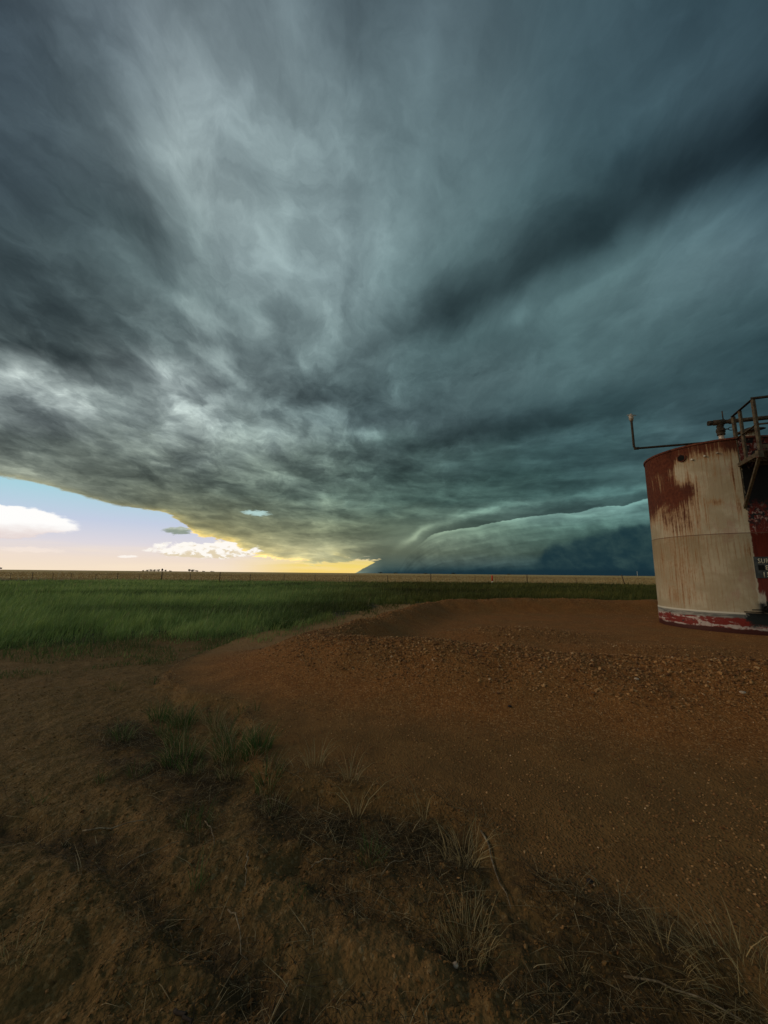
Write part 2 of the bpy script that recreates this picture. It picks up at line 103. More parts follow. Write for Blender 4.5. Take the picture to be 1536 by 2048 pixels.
SKY_STREAKS = [[[12.2978,-11.8494,-3.8524],0.0,[10.663,4.9773,-13.3806],0.0,-1.25,1.4],[[12.3202,-10.8142,-2.7111],-0.0,[10.1756,5.212,-12.616],0.0,-1.25,1.5],[[11.3254,-9.8457,-0.3817],0.0,[10.4748,5.1246,-12.1733],0.0,-1.2,1.7],[[10.0627,-7.7128,1.0854],-0.0,[10.4039,5.4337,-11.631],-0.0,-1.1,1.9],[[9.6136,-5.5819,1.6937],-0.0,[9.4786,6.3234,-11.3981],0.0,-1.05,1.9],[[10.6831,-4.058,2.2319],0.0,[8.4022,8.0242,-12.324],0.0,-0.85,1.4],[[12.6003,-2.1732,0.5663],0.0,[6.8027,17.2249,-25.3786],-0.0,-0.35,1.3],[[9.0175,-1.6132,3.9915],0.0,[18.5307,19.4676,-29.8984],0.0,-0.4,1.4],[[5.3229,1.0774,-0.1293],0.0,[-3.4834,8.7934,-19.8122],0.0,-1.0,1.8],[[15.0953,5.7384,0.7929],-0.0,[-5.2768,10.8937,-30.6859],0.0,-0.3,1.6],[[7.7491,1.012,-0.5666],-0.0,[-4.93,11.6149,-37.3762],0.0,-0.6,1.5],[[7.2735,-1.0651,0.8566],-0.0,[5.3739,9.4363,-28.4967],-0.0,-0.5,1.6],[[5.6419,-1.3707,0.2977],0.0,[6.0644,11.4176,-34.4647],0.0,-0.45,1.8],[[7.1321,-3.1075,-0.628],0.0,[4.7982,10.4793,-31.4919],0.0,-0.5,1.8],[[-2.465,-8.9906,6.8768],0.0,[15.0969,0.2907,9.8992],0.0,-0.5,3.4],[[-8.0696,-15.5499,5.6929],-0.0,[17.397,-2.6959,11.7056],0.0,-0.4,2.6],[[5.6811,4.0617,1.4622],-0.0,[-5.6412,7.1324,-19.2429],0.0,-0.12,2.0],[[5.8325,2.5451,0.5456],-0.0,[-12.5727,18.6739,-37.4727],0.0,-0.32,1.3],[[10.9987,9.2604,-0.4657],-0.0,[-18.9032,10.9623,-34.1386],0.0,-0.15,1],[[2.5153,9.1361,-6.1701],0.0,[-37.5791,0.7932,-21.036],0.0,0.22,1],[[4.5369,13.7137,-11.289],-0.0,[-55.7452,-0.1314,-32.0391],0.0,0.2,1],[[16.6137,20.8203,-4.4881],-0.0,[-39.0167,10.3204,-28.1553],-0.0,0.16,1],[[4.1768,13.4119,-12.8799],-0.0,[-29.8465,0.206,-11.6581],0.0,0.2,1],[[4.3881,15.5347,-13.1591],0.0,[-47.5552,1.5774,-15.4903],-0.0,0.15,1],[[10.8559,6.4141,-2.1828],0.0,[-37.2593,24.1199,-52.1589],0.0,0.2,1],[[10.659,6.8441,-0.039],-0.0,[-29.4454,22.5934,-52.0795],0.0,0.2,1],[[9.9435,9.04,-4.1283],-0.0,[-35.4213,10.6734,-57.1958],0.0,0.34,1],[[15.7585,13.8965,-12.5666],-0.0,[-49.3351,8.0973,-53.4018],-0.0,0.34,1],[[11.8396,7.0898,-6.9265],0.0,[-28.8114,13.4065,-25.4058],0.0,0.46,1],[[17.5303,15.1516,-19.2739],0.0,[-68.1555,13.0137,-47.8207],0.0,0.3,1],[[3.7177,2.6294,1.1483],-0.0,[-6.7411,13.7829,-40.3287],0.0,0.42,1],[[7.1407,5.879,-2.5895],0.0,[-15.6997,5.0643,-31.7953],-0.0,0.15,1],[[11.9758,7.736,-1.8352],-0.0,[-12.3074,7.8013,-38.1402],-0.0,0.2,1],[[6.8173,6.0847,0.583],0.0,[-9.5754,10.6656,-50.0836],0.0,-0.35,1],[[16.9846,8.7225,0.7017],0.0,[-8.6329,15.4875,-64.7567],0.0,-0.35,1.4],[[19.362,10.9983,-10.3899],0.0,[-45.1789,8.0639,-80.5415],0.0,0.35,1],[[8.8007,2.1424,1.9132],-0.0,[2.363,19.266,-48.7891],0.0,0.2,1],[[20.9841,7.9443,-1.795],-0.0,[-13.7879,14.9018,-100.1841],0.0,-0.35,1.5],[[7.7896,5.6935,-0.8886],-0.0,[-12.6448,9.3472,-76.511],0.0,-0.3,1.3],[[13.4868,8.4326,-3.3871],-0.0,[-21.1291,7.1479,-85.7905],0.0,-0.2,1],[[9.851,0.5214,0.3044],0.0,[-0.184,24.1277,-62.5215],0.0,0.32,1],[[11.0387,0.3567,-0.3709],0.0,[-4.0278,21.4633,-94.1464],0.0,0.25,1],[[9.7227,0.1328,-0.0643],-0.0,[-0.6804,15.8284,-57.7175],0.0,-0.3,1.4],[[7.5501,4.922,-10.3423],0.0,[-12.8138,3.9801,-6.4481],-0.0,0.22,1],[[22.1463,-12.5845,5.5805],-0.0,[25.5493,16.1146,-35.4337],0.0,0.42,1],[[-7.7324,5.4105,-0.864],0.0,[-21.5605,-13.0426,30.7017],0.0,0.22,2.4],[[-11.8188,12.4706,-1.453],-0.0,[-26.0861,-10.4128,34.6117],0.0,0.22,2.2],[[-13.9274,2.302,-0.2666],-0.0,[-6.4558,-19.2007,32.3876],-0.0,0.2,2.0],[[2.9978,5.0066,-9.1958],-0.0,[-31.4488,13.394,5.0086],0.0,0.08,1],[[3.5032,4.9395,-9.8719],0.0,[-50.8144,27.2345,12.0872],-0.0,-0.06,1],[[-13.3711,4.2605,0.373],-0.0,[-7.7491,-19.7246,65.6504],0.0,0.42,1.8],[[-14.0999,2.1077,-0.3077],0.0,[-4.8684,-16.7613,63.2664],0.0,0.4,1.6],[[-9.5524,5.4785,0.5683],-0.0,[-7.5897,-11.4945,43.2584],-0.0,0.22,1.5],[[5.642,-2.992,-0.0791],0.0,[7.0635,12.4755,-65.4115],0.0,-0.32,1.3],[[6.9484,-3.0101,-0.2609],-0.0,[9.6065,21.6059,-90.9061],0.0,0.2,1],[[3.7142,11.0872,-5.2894],0.0,[-36.5429,3.2962,-8.962],0.0,0.16,1],[[3.0897,10.4132,-6.5956],-0.0,[-45.9761,4.5017,1.0187],0.0,0.14,1],[[4.8617,11.7241,-8.0085],-0.0,[-46.6768,6.6819,4.3445],-0.0,-0.1,1],[[3.1286,10.1593,-6.2539],0.0,[-44.5229,4.0451,-5.1277],0.0,-0.12,1],[[11.0399,-8.8498,-0.0573],0.0,[34.8318,16.1746,-31.1323],0.0,0.18,1],[[9.1677,-3.2045,0.0692],-0.0,[18.9435,22.4727,-25.8949],-0.0,0.12,1],[[5.6246,10.3934,-4.4878],0.0,[-51.251,7.9361,-21.9482],0.0,-0.12,1]]
CUR = {'G':[[-56.057,16.053],[-50.208,11.939],[-45.706,9.859],[-43.306,9.635],[-40.688,9.149],[-36.861,8.246],[-32.699,7.706],[-29.601,7.214],[-27.781,6.302],[-25.556,4.704],[-23.029,4.076],[-19.717,2.745],[-17.011,2.113],[-12.133,1.351],[-8.558,1.186],[-4.937,1.741],[-1.63,2.073],[-0.152,2.015],[1.707,-0.227]],'S':[[-44.406,-0.981],[-5.613,-0.442],[-4.019,0.007],[-2.861,0.745],[-1.62,1.341],[-0.374,2.013],[1.692,2.545]],'B':[[2.436,1.234],[5.386,4.333],[8.34,5.948],[11.254,6.508],[13.405,6.766],[16.924,7.474],[20.984,7.964],[24.843,8.259],[27.289,8.316],[29.663,8.746],[32.461,8.844],[34.873,9.248],[40.005,9.862],[48.15,11.26]],'A':[[0.953,2.539],[3.909,4.548],[6.875,6.395],[11.279,7.674],[16.984,9.111],[23.659,9.622],[29.749,9.975],[35.22,10.319],[40.087,10.718],[48.207,11.759]],'D':[[-4.889,-0.291],[2.439,0.361],[9.708,0.714],[16.686,0.903],[20.679,1.47],[23.357,4.036],[26.492,5.163],[29.451,5.704],[32.24,5.952],[34.904,6.538],[42.004,7.914],[47.868,8.758]]}
BLOB = {'cu':[-24.795,2.727,6.392,1.002],'cu2':[-23.472,3.244,2.866,1.015],'cu3':[-33.396,1.74,0.936,0.153],'an':[-45.507,5.119,6.77,1.715],'sm':[-28.282,5.283,1.586,0.457],'hole':[-18.588,8.264,1.775,0.352],'wisp':[-42.444,2.191,2.513,0.271]}
world = bpy.data.worlds.new('World'); scene.world = world; world.use_nodes = True
g = G(world.node_tree); g.n.clear()
tc = g.n.new('ShaderNodeTexCoord')
D = g.vm('NORMALIZE', V(g, tc.outputs['Generated']))
dx, dy, dz = g.xyz(D)
el0 = g.math('ARCSINE', dz)*57.29578
az0 = g.math('ARCTAN2', dx, dy)*57.29578
zc = g.math('MAXIMUM', dz, 0.)
inv = 1./(zc+.20)
px, py = dx*inv, dy*inv                                    # position on the flat cloud deck
P = g.comb(px, py, 0.)
Pst = g.comb(px*1., py*.38, 3.)                            # streaks run away from the viewer
w1 = g.xyz(g.noise(P, 1.1, 5, .55, .0, True)); w2 = g.xyz(g.noise(g.comb(px,py*.6,9.), 4.2, 5, .6, .4, True))
hi = g.ss(el0, 0., 26.)                                    # less wander near the horizon
az = az0 + (w1[0]-.5)*(hi*13.+.8) + (w2[0]-.5)*(hi*8.+1.)
el = el0 + (w1[1]-.5)*(hi*12.+.3) + (w2[1]-.5)*(hi*7.+.35)
azf = (az+66.)*(1/132.)
rows = []
for r in SKY_ROWS:
    rows.append(g.ramp(azf, [(i/(len(r)-1), c) for i, c in enumerate(r)]))
base = rows[0]
for i in range(1, len(rows)):
    base = g.mix(g.ss(el, float(SKY_ELS[i-1]), float(SKY_ELS[i]), kind='LINEAR'), base, rows[i])
Dw = g.vm('ADD', D, g.vm('SCALE', g.comb(w1[0]-.5, w1[1]-.5, w1[2]-.5), hi*.075+.01))
Dw = g.vm('ADD', Dw, g.vm('SCALE', g.comb(w2[0]-.5, w2[1]-.5, w2[2]-.5), hi*.070+.012))
M = None
for a, ca, b, cb, gain, kk in SKY_STREAKS:
    ta = g.vm('DOT_PRODUCT', Dw, tuple(a))-ca; tb = g.vm('DOT_PRODUCT', Dw, tuple(b))-cb
    if kk != 1: tb = g.math('MULTIPLY_ADD', g.math('MAXIMUM', tb, 0.), kk-1., tb)
    q = g.math('MULTIPLY_ADD', ta, ta, tb*tb)
    e = g.math('EXPONENT', q*-1.)
    M = e*gain if M is None else g.math('MULTIPLY_ADD', e, gain, M)
# wisps and lumps of the cloud base
wv = g.comb(w2[0]*.22, w2[1]*.22, 0.)
n1 = g.noise(g.vm('ADD', g.comb(px, py*.72, 3.), wv), 2.7, 8, .57, .3)
n2 = g.noise(g.vm('ADD', g.comb(px, py*.8, 5.), wv), 8.0, 8, .62, .15)
n3 = g.noise(g.comb(px+py*.12, py*.30, 7.), 4.5, 3, .5, .3)
lump = g.ss(n1, .40, .60)-.5
left = g.ss(az0, 24., -14.)
low = g.ss(el0, 42., 14.)
amp = g.math('MULTIPLY_ADD', low, left*.70+.12, left*.40)+.50
det = ((n1-.5)*.9 + lump*.24 + (n2-.5)*1.45 + (n3-.5)*.22)*amp*g.ss(el0, 1., 12., .25, 1.)
# wind-drawn thin bands low over the horizon
nbw = g.xyz(g.noise(g.comb(az0*.05, el0*.22, 2.), 1.6, 4, .6, .3, True))
nb = g.noise(g.comb(az0*.060+nbw[0]*.6, el0*.27+az0*.018+nbw[1]*.6, 2.), 1.5, 6, .56, .1)
nb = g.ss(nb, .30, .70)
det = det*g.ss(el0, 6., 22., .62, 1.) + (nb-.5)*.95*g.ss(el0, 26., 9.)*g.ss(el0, .4, 3.,.5,1.)
scud = g.noise(g.vm('ADD', g.comb(px*1.0, py*.9, 13.), wv), 1.9, 8, .60, .2)
det = det - g.ss(scud, .52, .58)*.22*g.ss(el0, 6., 14.)*g.ss(el0, 40., 26.)*g.ss(az0, 30., 10.)
# shelf cloud, its bright lip, the roll above it and the dark rain base below
shelf = g.ss(az0, -4., 3.)
rag = (g.noise(g.comb(az0*.30, el0*.5, 0.), 1.2, 6, .60, .3)-.5)
azs = az0
cB = g.curve(azs, CUR['B'], -10., 50., 0., 16.)
cA = g.curve(azs, CUR['A'], -10., 50., 0., 16.)
cD = g.curve(azs, CUR['D'], -10., 50., 0., 16.)
dB = el0-cB+rag*.9; dA = el0-cA+rag*1.6; dD = el0-cD+(g.noise(g.comb(az0*.30, el0*.3, 7.), 1., 5, .6, .3)-.5)*3.
onB = g.ss(azs, 4.5, 9.)
above = g.ss(dB, -.03, .14)*g.math('EXPONENT', g.math('MAXIMUM', dB, 0.)*-.75)
below = g.ss(dB, .08, -.05)*g.math('EXPONENT', g.math('MINIMUM', dB, 0.)*.9)
tA = (dA-.5)*1.6
sm = g.math('EXPONENT', tA*tA*-1.)
M = M + onB*(above*-.70 + below*.80) + g.ss(azs, .5, 5.)*sm*.78
puff = g.noise(g.comb(az0*.42+el0*.10, el0*.50, 4.), 1.1, 6, .60, .2)
tier = g.noise(g.comb(az0*.05, (el0-cB)*.8+(puff-.5)*.5, 17.), 1.6, 4, .55)
M = M + shelf*g.ss(dB, .1, -1.2)*(puff-.5)*1.25 + shelf*g.ss(dB, .1, -.5)*(tier-.5)*1.1
tot = M+det*(1.-shelf*g.ss(el0, 9., 5.)*.8)
cloud = g.vm('MULTIPLY', base, g.comb(g.math('EXPONENT', tot*1.04), g.math('EXPONENT', tot), g.math('EXPONENT', tot*.95)))
shaft = g.noise(g.comb(az0*1.0+el0*.35, el0*.16, 9.), 1.3, 5, .58, .2)
M = M+shelf*g.ss(el0, 3.6, 1.6)*g.ss(dB, .1, -.6)*(shaft-.5)*1.3-shelf*g.ss(dB, -.5, -3.2)*.12
rain = g.ss(dD, .6, -1.0)*g.ss(az0, -3., 1.)
rcol = g.mix(g.ss(puff, .35, .8), lin(26,50,58), lin(50,72,72))
rcol = g.mix(g.ss(el0+(puff-.5)*.8, 1.2, .4), rcol, lin(24,46,55))
cloud = g.mix(rain*.88, cloud, rcol)
# the clear strip at the edge of the storm
fr = g.noise(g.comb(az0*.20, el0*.8, 1.), 1.6, 7, .62, .5)-.5
cG = g.curve(az0, CUR['G'], -66., 14., 0., 34.); cS = g.curve(az0, CUR['S'], -66., 14., -2., 32.)
thin = g.ss(az0, -34., -24., 1.1, 3.4)
dG = el0-cG+fr*thin; dS = el0-cS+rag*.5
gap = g.ss(dG, .16, -.10)*g.ss(dS, -.03, .10)*g.ss(az0, 6., 4.)
clear = g.ramp(g.ss(el0, 0., 30., kind='LINEAR'), [(0,lin(246,226,200)),(.05,lin(240,222,206)),(.11,lin(222,216,222)),(.2,lin(196,206,226)),(.31,lin(170,210,222)),(.45,lin(140,192,208)),(1,lin(90,140,175))])
clear = g.mix(g.ss(az0, -24., -10.)*g.ss(el0, 3.4, 1.2), clear, g.ramp(g.ss(el0,0.,2.2,kind='LINEAR'), [(0,lin(250,214,120)),(.4,lin(244,216,116)),(1,lin(226,205,120))]))
band = g.ss(g.noise(g.comb(az0*.06, el0*.9, 6.), 1.4, 5, .6, .3), .45, .7)*g.ss(el0, 4.2, 1.5)
clear = g.mix(band*.35, clear, lin(252,232,205))
edge = g.math('EXPONENT', g.math('ABSOLUTE', dG)*-3.2)*g.ss(az0, -2., -10.)
cloud = g.vm('MULTIPLY', cloud, g.mix(edge, (1,1,1), (1.75,1.5,1.12)))
glow = g.math('EXPONENT', g.math('MAXIMUM', dG, 0.)*-.75)*g.ss(az0, -36., -26.)*g.ss(az0, 0., -8.)
cloud = g.vm('MULTIPLY', cloud, g.mix(glow*(.35+nb*.65), (1,1,1), (1.62,1.42,1.0)))
sky = g.mix(gap, cloud, clear)
def blob(key, ragged, soft, nz, flat=False):
    a, e, wa, we = BLOB[key]
    x_ = (az0-a)*(1/wa); y_ = (el0-e)*(1/we)
    if flat: ragged = g.ss(y_, -.9, .3, .25, 1.)*ragged
    x_ = x_+nz[0]*ragged*.45; y_ = y_+nz[1]*ragged
    return g.ss(x_*x_+y_*y_, 1.+soft, 1.-soft), y_
nzc = g.xyz(g.noise(g.comb(az0*.42, el0*.9, 3.), 1., 7, .58, .3, True)); nzc = [v-.5 for v in nzc]
nzf = g.xyz(g.noise(g.comb(az0*.35, el0*.9, 8.), 1., 6, .6, .2, True)); nzf = [v-.5 for v in nzf]
nzh = g.xyz(g.noise(g.comb(az0*.8, el0*2.6, 5.), 1.3, 6, .62, .2, True)); nzh = [v-.5 for v in nzh]
m_, y_ = blob('an', 1.1, .16, nzf)
sky = g.mix(m_*g.ss(az0,-20.,-30.), sky, g.mix(g.ss(y_, -1.1, .1), lin(228,212,208), lin(255,254,252)))
m_, y_ = blob('wisp', 3., .8, nzh); sky = g.mix(m_*.5, sky, lin(252,236,222))
m_, y_ = blob('cu3', 3.2, .5, nzh); sky = g.mix(m_*.9, sky, lin(254,246,238))
shade = g.ss(g.noise(g.comb(az0*.7, el0*1.3, 3.), 1.3, 6, .6, .2), .38, .62)
for k in ('cu','cu2'):
    m_, y_ = blob(k, 2.9, .24, nzc, True)
    cc = g.mix(g.ss(y_+(shade-.5)*1.5, -1.1, -.1), lin(226,210,180), lin(255,250,242))
    sky = g.mix(m_, sky, cc)
m_, y_ = blob('sm', 2.6, .5, nzh); sky = g.mix(m_*.85, sky, g.mix(g.ss(y_,-.4,.9), lin(128,142,120), lin(176,184,160)))
m_, y_ = blob('hole', 3.2, .8, nzh); sky = g.mix(m_*.85, sky, lin(186,218,214))
# behind the viewer the storm has passed: plain clear evening sky
ns = g.n.new('ShaderNodeTexSky'); ns.sky_type = 'NISHITA'; ns.sun_disc = False
ns.sun_elevation = R_(SUN_EL); ns.sun_rotation = R_(SUN_AZ); ns.air_density = 1.4; ns.dust_density = 2.
nish = g.vm('MULTIPLY', V(g, ns.outputs[0]), (.115,.10,.078))
back = g.ss(dy, .15, -.45)*g.ss(el0, 62., 35.)
sky = g.mix(back, sky, nish)
sky = g.mix(g.ss(el0, -.4, -1.5), sky, lin(52,42,26))
bg = g.n.new('ShaderNodeBackground'); g.put(bg.inputs[0], sky); bg.inputs[1].default_value = 1.
wo = g.n.new('ShaderNodeOutputWorld'); g.l.new(bg.outputs[0], wo.inputs[0])

# ------------------------------------------------------------------ numpy helpers
rng = np.random.default_rng(7)
_perm = np.random.default_rng(3).permutation(4096)
_ga = np.random.default_rng(4).uniform(0, 2*np.pi, 4096); _gx, _gy = np.cos(_ga), np.sin(_ga)
def perlin(x, y, seed=0):
    xi = np.floor(x).astype(np.int64); yi = np.floor(y).astype(np.int64); xf = x-xi; yf = y-yi
    u = xf*xf*xf*(xf*(xf*6-15)+10); v = yf*yf*yf*(yf*(yf*6-15)+10)
    def gr(ix, iy, fx, fy):
        h = _perm[(_perm[(ix+seed*131) & 4095]+iy) & 4095]; return _gx[h]*fx+_gy[h]*fy
    a = gr(xi,yi,xf,yf); b = gr(xi+1,yi,xf-1,yf); c = gr(xi,yi+1,xf,yf-1); d = gr(xi+1,yi+1,xf-1,yf-1)
    return ((a*(1-u)+b*u)*(1-v)+(c*(1-u)+d*u)*v)*1.5
def fbm(x, y, octs=4, seed=0, gain=.5):
    s = 0; a = 1; t = 0
    for i in range(octs):
        s = s+a*perlin(x*2**i, y*2**i, seed+i); t += a; a *= gain
    return s/t
def sstep(x, a, b):
    t = np.clip((x-a)/(b-a), 0, 1); return t*t*(3-2*t)
def seg_dist(x, y, pts, close=False):
    """distance to a polyline, and the signed side of its nearest segment (+ = left of travel)"""
    best = np.full(np.shape(x), 1e9); side = np.zeros(np.shape(x))
    P_ = list(pts)
    for (ax, ay), (bx, by) in zip(P_[:-1], P_[1:]):
        ux, uy = bx-ax, by-ay; L2 = ux*ux+uy*uy
        t = np.clip(((x-ax)*ux+(y-ay)*uy)/L2, 0, 1)
        qx, qy = x-(ax+t*ux), y-(ay+t*uy); d = np.hypot(qx, qy)
        m = d < best
        best = np.where(m, d, best); side = np.where(m, np.sign(ux*qy-uy*qx), side)
    return best, side
def inside(x, y, poly):
    c = np.zeros(np.shape(x), bool); n = len(poly)
    for i in range(n):
        x1, y1 = poly[i]; x2, y2 = poly[(i+1) % n]
        if y1 == y2: continue
        c ^= ((y1 > y) != (y2 > y)) & (x < (x2-x1)*(y-y1)/(y2-y1)+x1)
    return c
def chaikin(pts, n=2):
    for _ in range(n):
        q = [pts[0]]
        for a, b in zip(pts[:-1], pts[1:]):
            q += [(.75*a[0]+.25*b[0], .75*a[1]+.25*b[1]), (.25*a[0]+.75*b[0], .25*a[1]+.75*b[1])]
        q.append(pts[-1]); pts = q
    return pts

# ------------------------------------------------------------------ lie of the land
CREST = chaikin([(26,17.0),(12,17.7),(2.5,17.6),(.6,13.2),(-.75,9.2),(-1.15,7.2),(1.1,6.45),(4.9,5.2),(9,4.2),(16,3.4)], 2)
BANK = chaikin([(-2.0,16),(-2.3,13.0),(-3.5,10.6),(-3.6,8.0),(-3.5,6.3),(-2.6,5.35),(-1.75,5.1),(-1.35,4.2),(-1.1,3.55),(-.56,3.3),(.03,3.15),(.62,2.85),(.75,2.4),(1.0,2.08),(1.45,1.88),(1.8,1.6),(2.6,1.1),(4,.2)], 2)
RILL = chaikin([(-3.4,3.1),(-1.75,2.75),(-1.25,2.35),(-.75,2.1),(-.45,1.8),(.1,1.5),(.5,1.0)], 2)
RILL2 = chaikin([(-.5,2.6),(-.1,2.3),(.45,2.05),(.8,1.75),(1.3,1.3)], 2)
GRASS_EDGE = [(-60,3),(-14,5.4),(-8.2,8.7),(-6.6,9.8),(-6.0,10.8),(-4.6,10.6),(-3.3,10.4),(-2.6,12.2),(-1.9,14.2),(-.7,17.2),(.2,20.5),(2.4,21.5),(12,21.2),(40,21),(60,20)]
FENCE_Y = 72.
def region(x, y):
    """ + inside the green grass strip, metres from its ragged edge"""
    d, s = seg_dist(x, y, GRASS_EDGE)
    return d*s
def pad_side(x, y):
    d, s = seg_dist(x, y, BANK); return d*s          # + = gravel pad side
def height(x, y, fine=True):
    r = np.hypot(x, y)
    h = .05*fbm(x*.12, y*.12, 3, 11)*sstep(r, 2, 12)
    dc, sc = seg_dist(x, y, CREST)
    wob = 1+.30*fbm(x*.5, y*.5, 3, 21)
    lw = sstep(y, 7.2, 9.0)*sstep(x, 4, 1.5)          # narrower on its left flank
    outer = .44*np.exp(-(dc/(1.15-.45*lw))**2)+.10*(1-lw)*np.exp(-(dc/2.4)**2)
    inner = .49*np.exp(-(dc/.85)**2)
    w_in = sstep(dc*sc, -.12, .12)
    h = h+(outer*(1-w_in)+inner*w_in)*wob*(1-.25*sstep(x, 3, 9)*sstep(10-y, 0, 3))
    h = h+.22*np.exp(-(((x-3.5)/1.9)**2+((y-10.5)/1.1)**2)**1.3)*(1+.3*fbm(x*1.3, y*1.3, 3, 5))
    h = h+.10*np.exp(-(((x-5.6)/2.0)**2+((y-8.6)/.7)**2))
    ps = pad_side(x, y)
    off = sstep(ps+.10*fbm(x*2.2,y*2.2,3,19), .05, -.16)*sstep(y, -2, 1)         # eroded side lies lower
    h = h-.11*off
    if fine:
        near = sstep(r, 16, 5)
        d1, _ = seg_dist(x, y, RILL); d2, _ = seg_dist(x, y, RILL2)
        wx = x+.22*fbm(x*1.1, y*1.1, 3, 77); wy = y+.22*fbm(x*1.1, y*1.1, 3, 78)
        rid = 1-np.abs(fbm(wx*1.7+wy*.9, wy*2.1-wx*.5, 4, 31))*2.4
        er = (off*.9+.02)
        h = h+er*near*((.018+.030*sstep(y,3.8,2.4))*(rid-.6)+.030*fbm(wx*1.3, wy*1.3, 4, 32))
        h = h-.055*np.exp(-(d1/.10)**2)*off-.045*np.exp(-(d2/.08)**2)*off
        h = h+er*near*(.020*fbm(x*7, y*7, 4, 41, .6)+.010*np.abs(fbm(x*19, y*19, 3, 45, .6)))
        clod = np.clip(fbm(x*3.1, y*3.1, 3, 51)*1.6-.1, 0, 1)
        h = h+er*near*clod*.022*fbm(x*28, y*28, 3, 52, .65)
        pad = 1-off
        rough = np.exp(-(dc/.9)**2)
        h = h+pad*sstep(r, 40, 14)*(.006+.020*rough)*fbm(x*6, y*6, 4, 61, .6)
        # faint wheel ruts in the gravel pad in front
        rut = np.sin((y-.55*x*0+.16*x)*6.5+1.5*fbm(x*.5, y*.5, 2, 66))
        h = h+pad*sstep(dc, 1.6, 2.6)*sstep(y, 6, 4.5)*.007*rut
        gr = region(x, y)
        h = h+sstep(gr, 0, 1)*.06*fbm(x*.9, y*.9, 3, 71)
    # the strip falls slightly to the fence and the far field rises a touch on the left
    h = h-.10*sstep(y, 22, 60)+sstep(r, 90, 500)*(.55*fbm(x*.004, y*.004, 2, 91)-.1)
    h = h+sstep(r, 150, 1200)*.9*sstep(-x/np.maximum(r,1), .25, .75)
    return h
zg = lambda x, y: float(height(np.array([x*1.]), np.array([y*1.]))[0])
ang = np.concatenate([np.arange(-60, 60.01, .16), np.arange(62, 299, 3.)])
rad = np.concatenate([[.15,.3,.45,.6,.75], np.geomspace(.9, 34, 640), np.geomspace(34.8, 9000, 110)])
A_, Rr = np.meshgrid(np.radians(ang), rad); X = np.sin(A_)*Rr; Y = np.cos(A_)*Rr
Z = height(X, Y)
nr, na = X.shape

def build_mesh(name, verts, loops, sizes, mat, attrs=None, smooth=True, parent=None):
    me = bpy.data.meshes.new(name)
    nv = len(verts); me.vertices.add(nv); me.vertices.foreach_set('co', np.asarray(verts, np.float32).ravel())
    sizes = np.asarray(sizes, np.int32); loops = np.asarray(loops, np.int32)
    me.loops.add(len(loops)); me.loops.foreach_set('vertex_index', loops)
    st = np.zeros(len(sizes), np.int32); st[1:] = np.cumsum(sizes)[:-1]
    me.polygons.add(len(sizes)); me.polygons.foreach_set('loop_start', st); me.polygons.foreach_set('loop_total', sizes)
    me.polygons.foreach_set('use_smooth', np.full(len(sizes), smooth))
    for k, v in (attrs or {}).items():
        a = me.attributes.new(k, 'FLOAT', 'POINT'); a.data.foreach_set('value', np.asarray(v, np.float32).ravel())
    me.update(calc_edges=True); me.validate()
    me.materials.append(mat)
    o = bpy.data.objects.new(name, me); col.objects.link(o)
    if parent: o.parent = parent
    return o
def tag(o, label=None, cat=None, group=None, kind=None):
    if label: o['label'] = label
    if cat: o['category'] = cat
    if group: o['group'] = group
    if kind: o['kind'] = kind
    return o
def mat_new(name):
    m = bpy.data.materials.new(name); m.use_nodes = True; g = G(m.node_tree); g.n.clear()
    b = g.n.new('ShaderNodeBsdfPrincipled'); o = g.n.new('ShaderNodeOutputMaterial'); g.l.new(b.outputs[0], o.inputs[0])
    b.inputs['Specular IOR Level'].default_value = .2
    g.b = b; return m, g
def setb(g, **k):
    for n_, v in k.items(): g.put(g.b.inputs[n_.replace('_',' ')], v)
def bump(g, h, dist, strength=1.):
    n = g.n.new('ShaderNodeBump'); n.inputs['Distance'].default_value = dist; n.inputs['Strength'].default_value = strength
    g.put(n.inputs['Height'], h); g.put(g.b.inputs['Normal'], V(g, n.outputs[0]))
def opos(g):
    t = g.n.new('ShaderNodeTexCoord'); return V(g, t.outputs['Object'])

# ------------------------------------------------------------------ ground
m_ground, g = mat_new('earth')
p = opos(g)
soilm, grs, fld, rough = g.attr('soil'), g.attr('green'), g.attr('field'), g.attr('rough')
nA = g.noise(p, .8, 5, .6); nB = g.noise(p, 6., 5, .6); nC = g.noise(p, 60., 3, .6); nD = g.noise(p, 2.2, 6, .65, .6)
vc = g.voro(p, 60., 'Color'); vcs = g.xyz(vc); vd = g.voro(p, 60.)
vc2 = g.xyz(g.voro(p, 24., 'Color')); vd2 = g.voro(p, 24.)
grav = g.mix(g.ss(nD, .35, .68), (.20,.086,.028), (.30,.142,.052))
grav = g.mix(g.ss(nA, .40, .66), grav, (.185,.105,.044))
pf = g.xyz(p)
fine = g.ramp(vcs[0], [(0,(.10,.045,.022)),(.4,(.24,.12,.05)),(.75,(.34,.18,.085)),(.93,(.42,.27,.15)),(1,(.6,.47,.34))])
grav = g.mix(.42, grav, fine)
silt_vignette = g.ss(rough+(nA-.5)*.35+(nD-.5)*.3, .42, .10)
grav = g.mix(silt_vignette*.75, grav, g.mix(g.ss(pf[1], 6., 10.), g.mix(g.ss(nD, .35, .7), (.135,.090,.045), (.185,.122,.060)), (.33,.235,.145)))  # silty front pad, also coloured darker to stand in for lens vignetting
grav = g.vm('MULTIPLY', grav, (.96,.78,.52))
soil = g.mix(g.ss(nD, .35, .7), (.150,.092,.040), (.205,.130,.060))
soil = g.mix(g.ss(nB, .5, .75)*.5, soil, (.17,.095,.042))
soil = g.mix(g.ss(nA, .58, .42)*.55, soil, (.115,.082,.034))
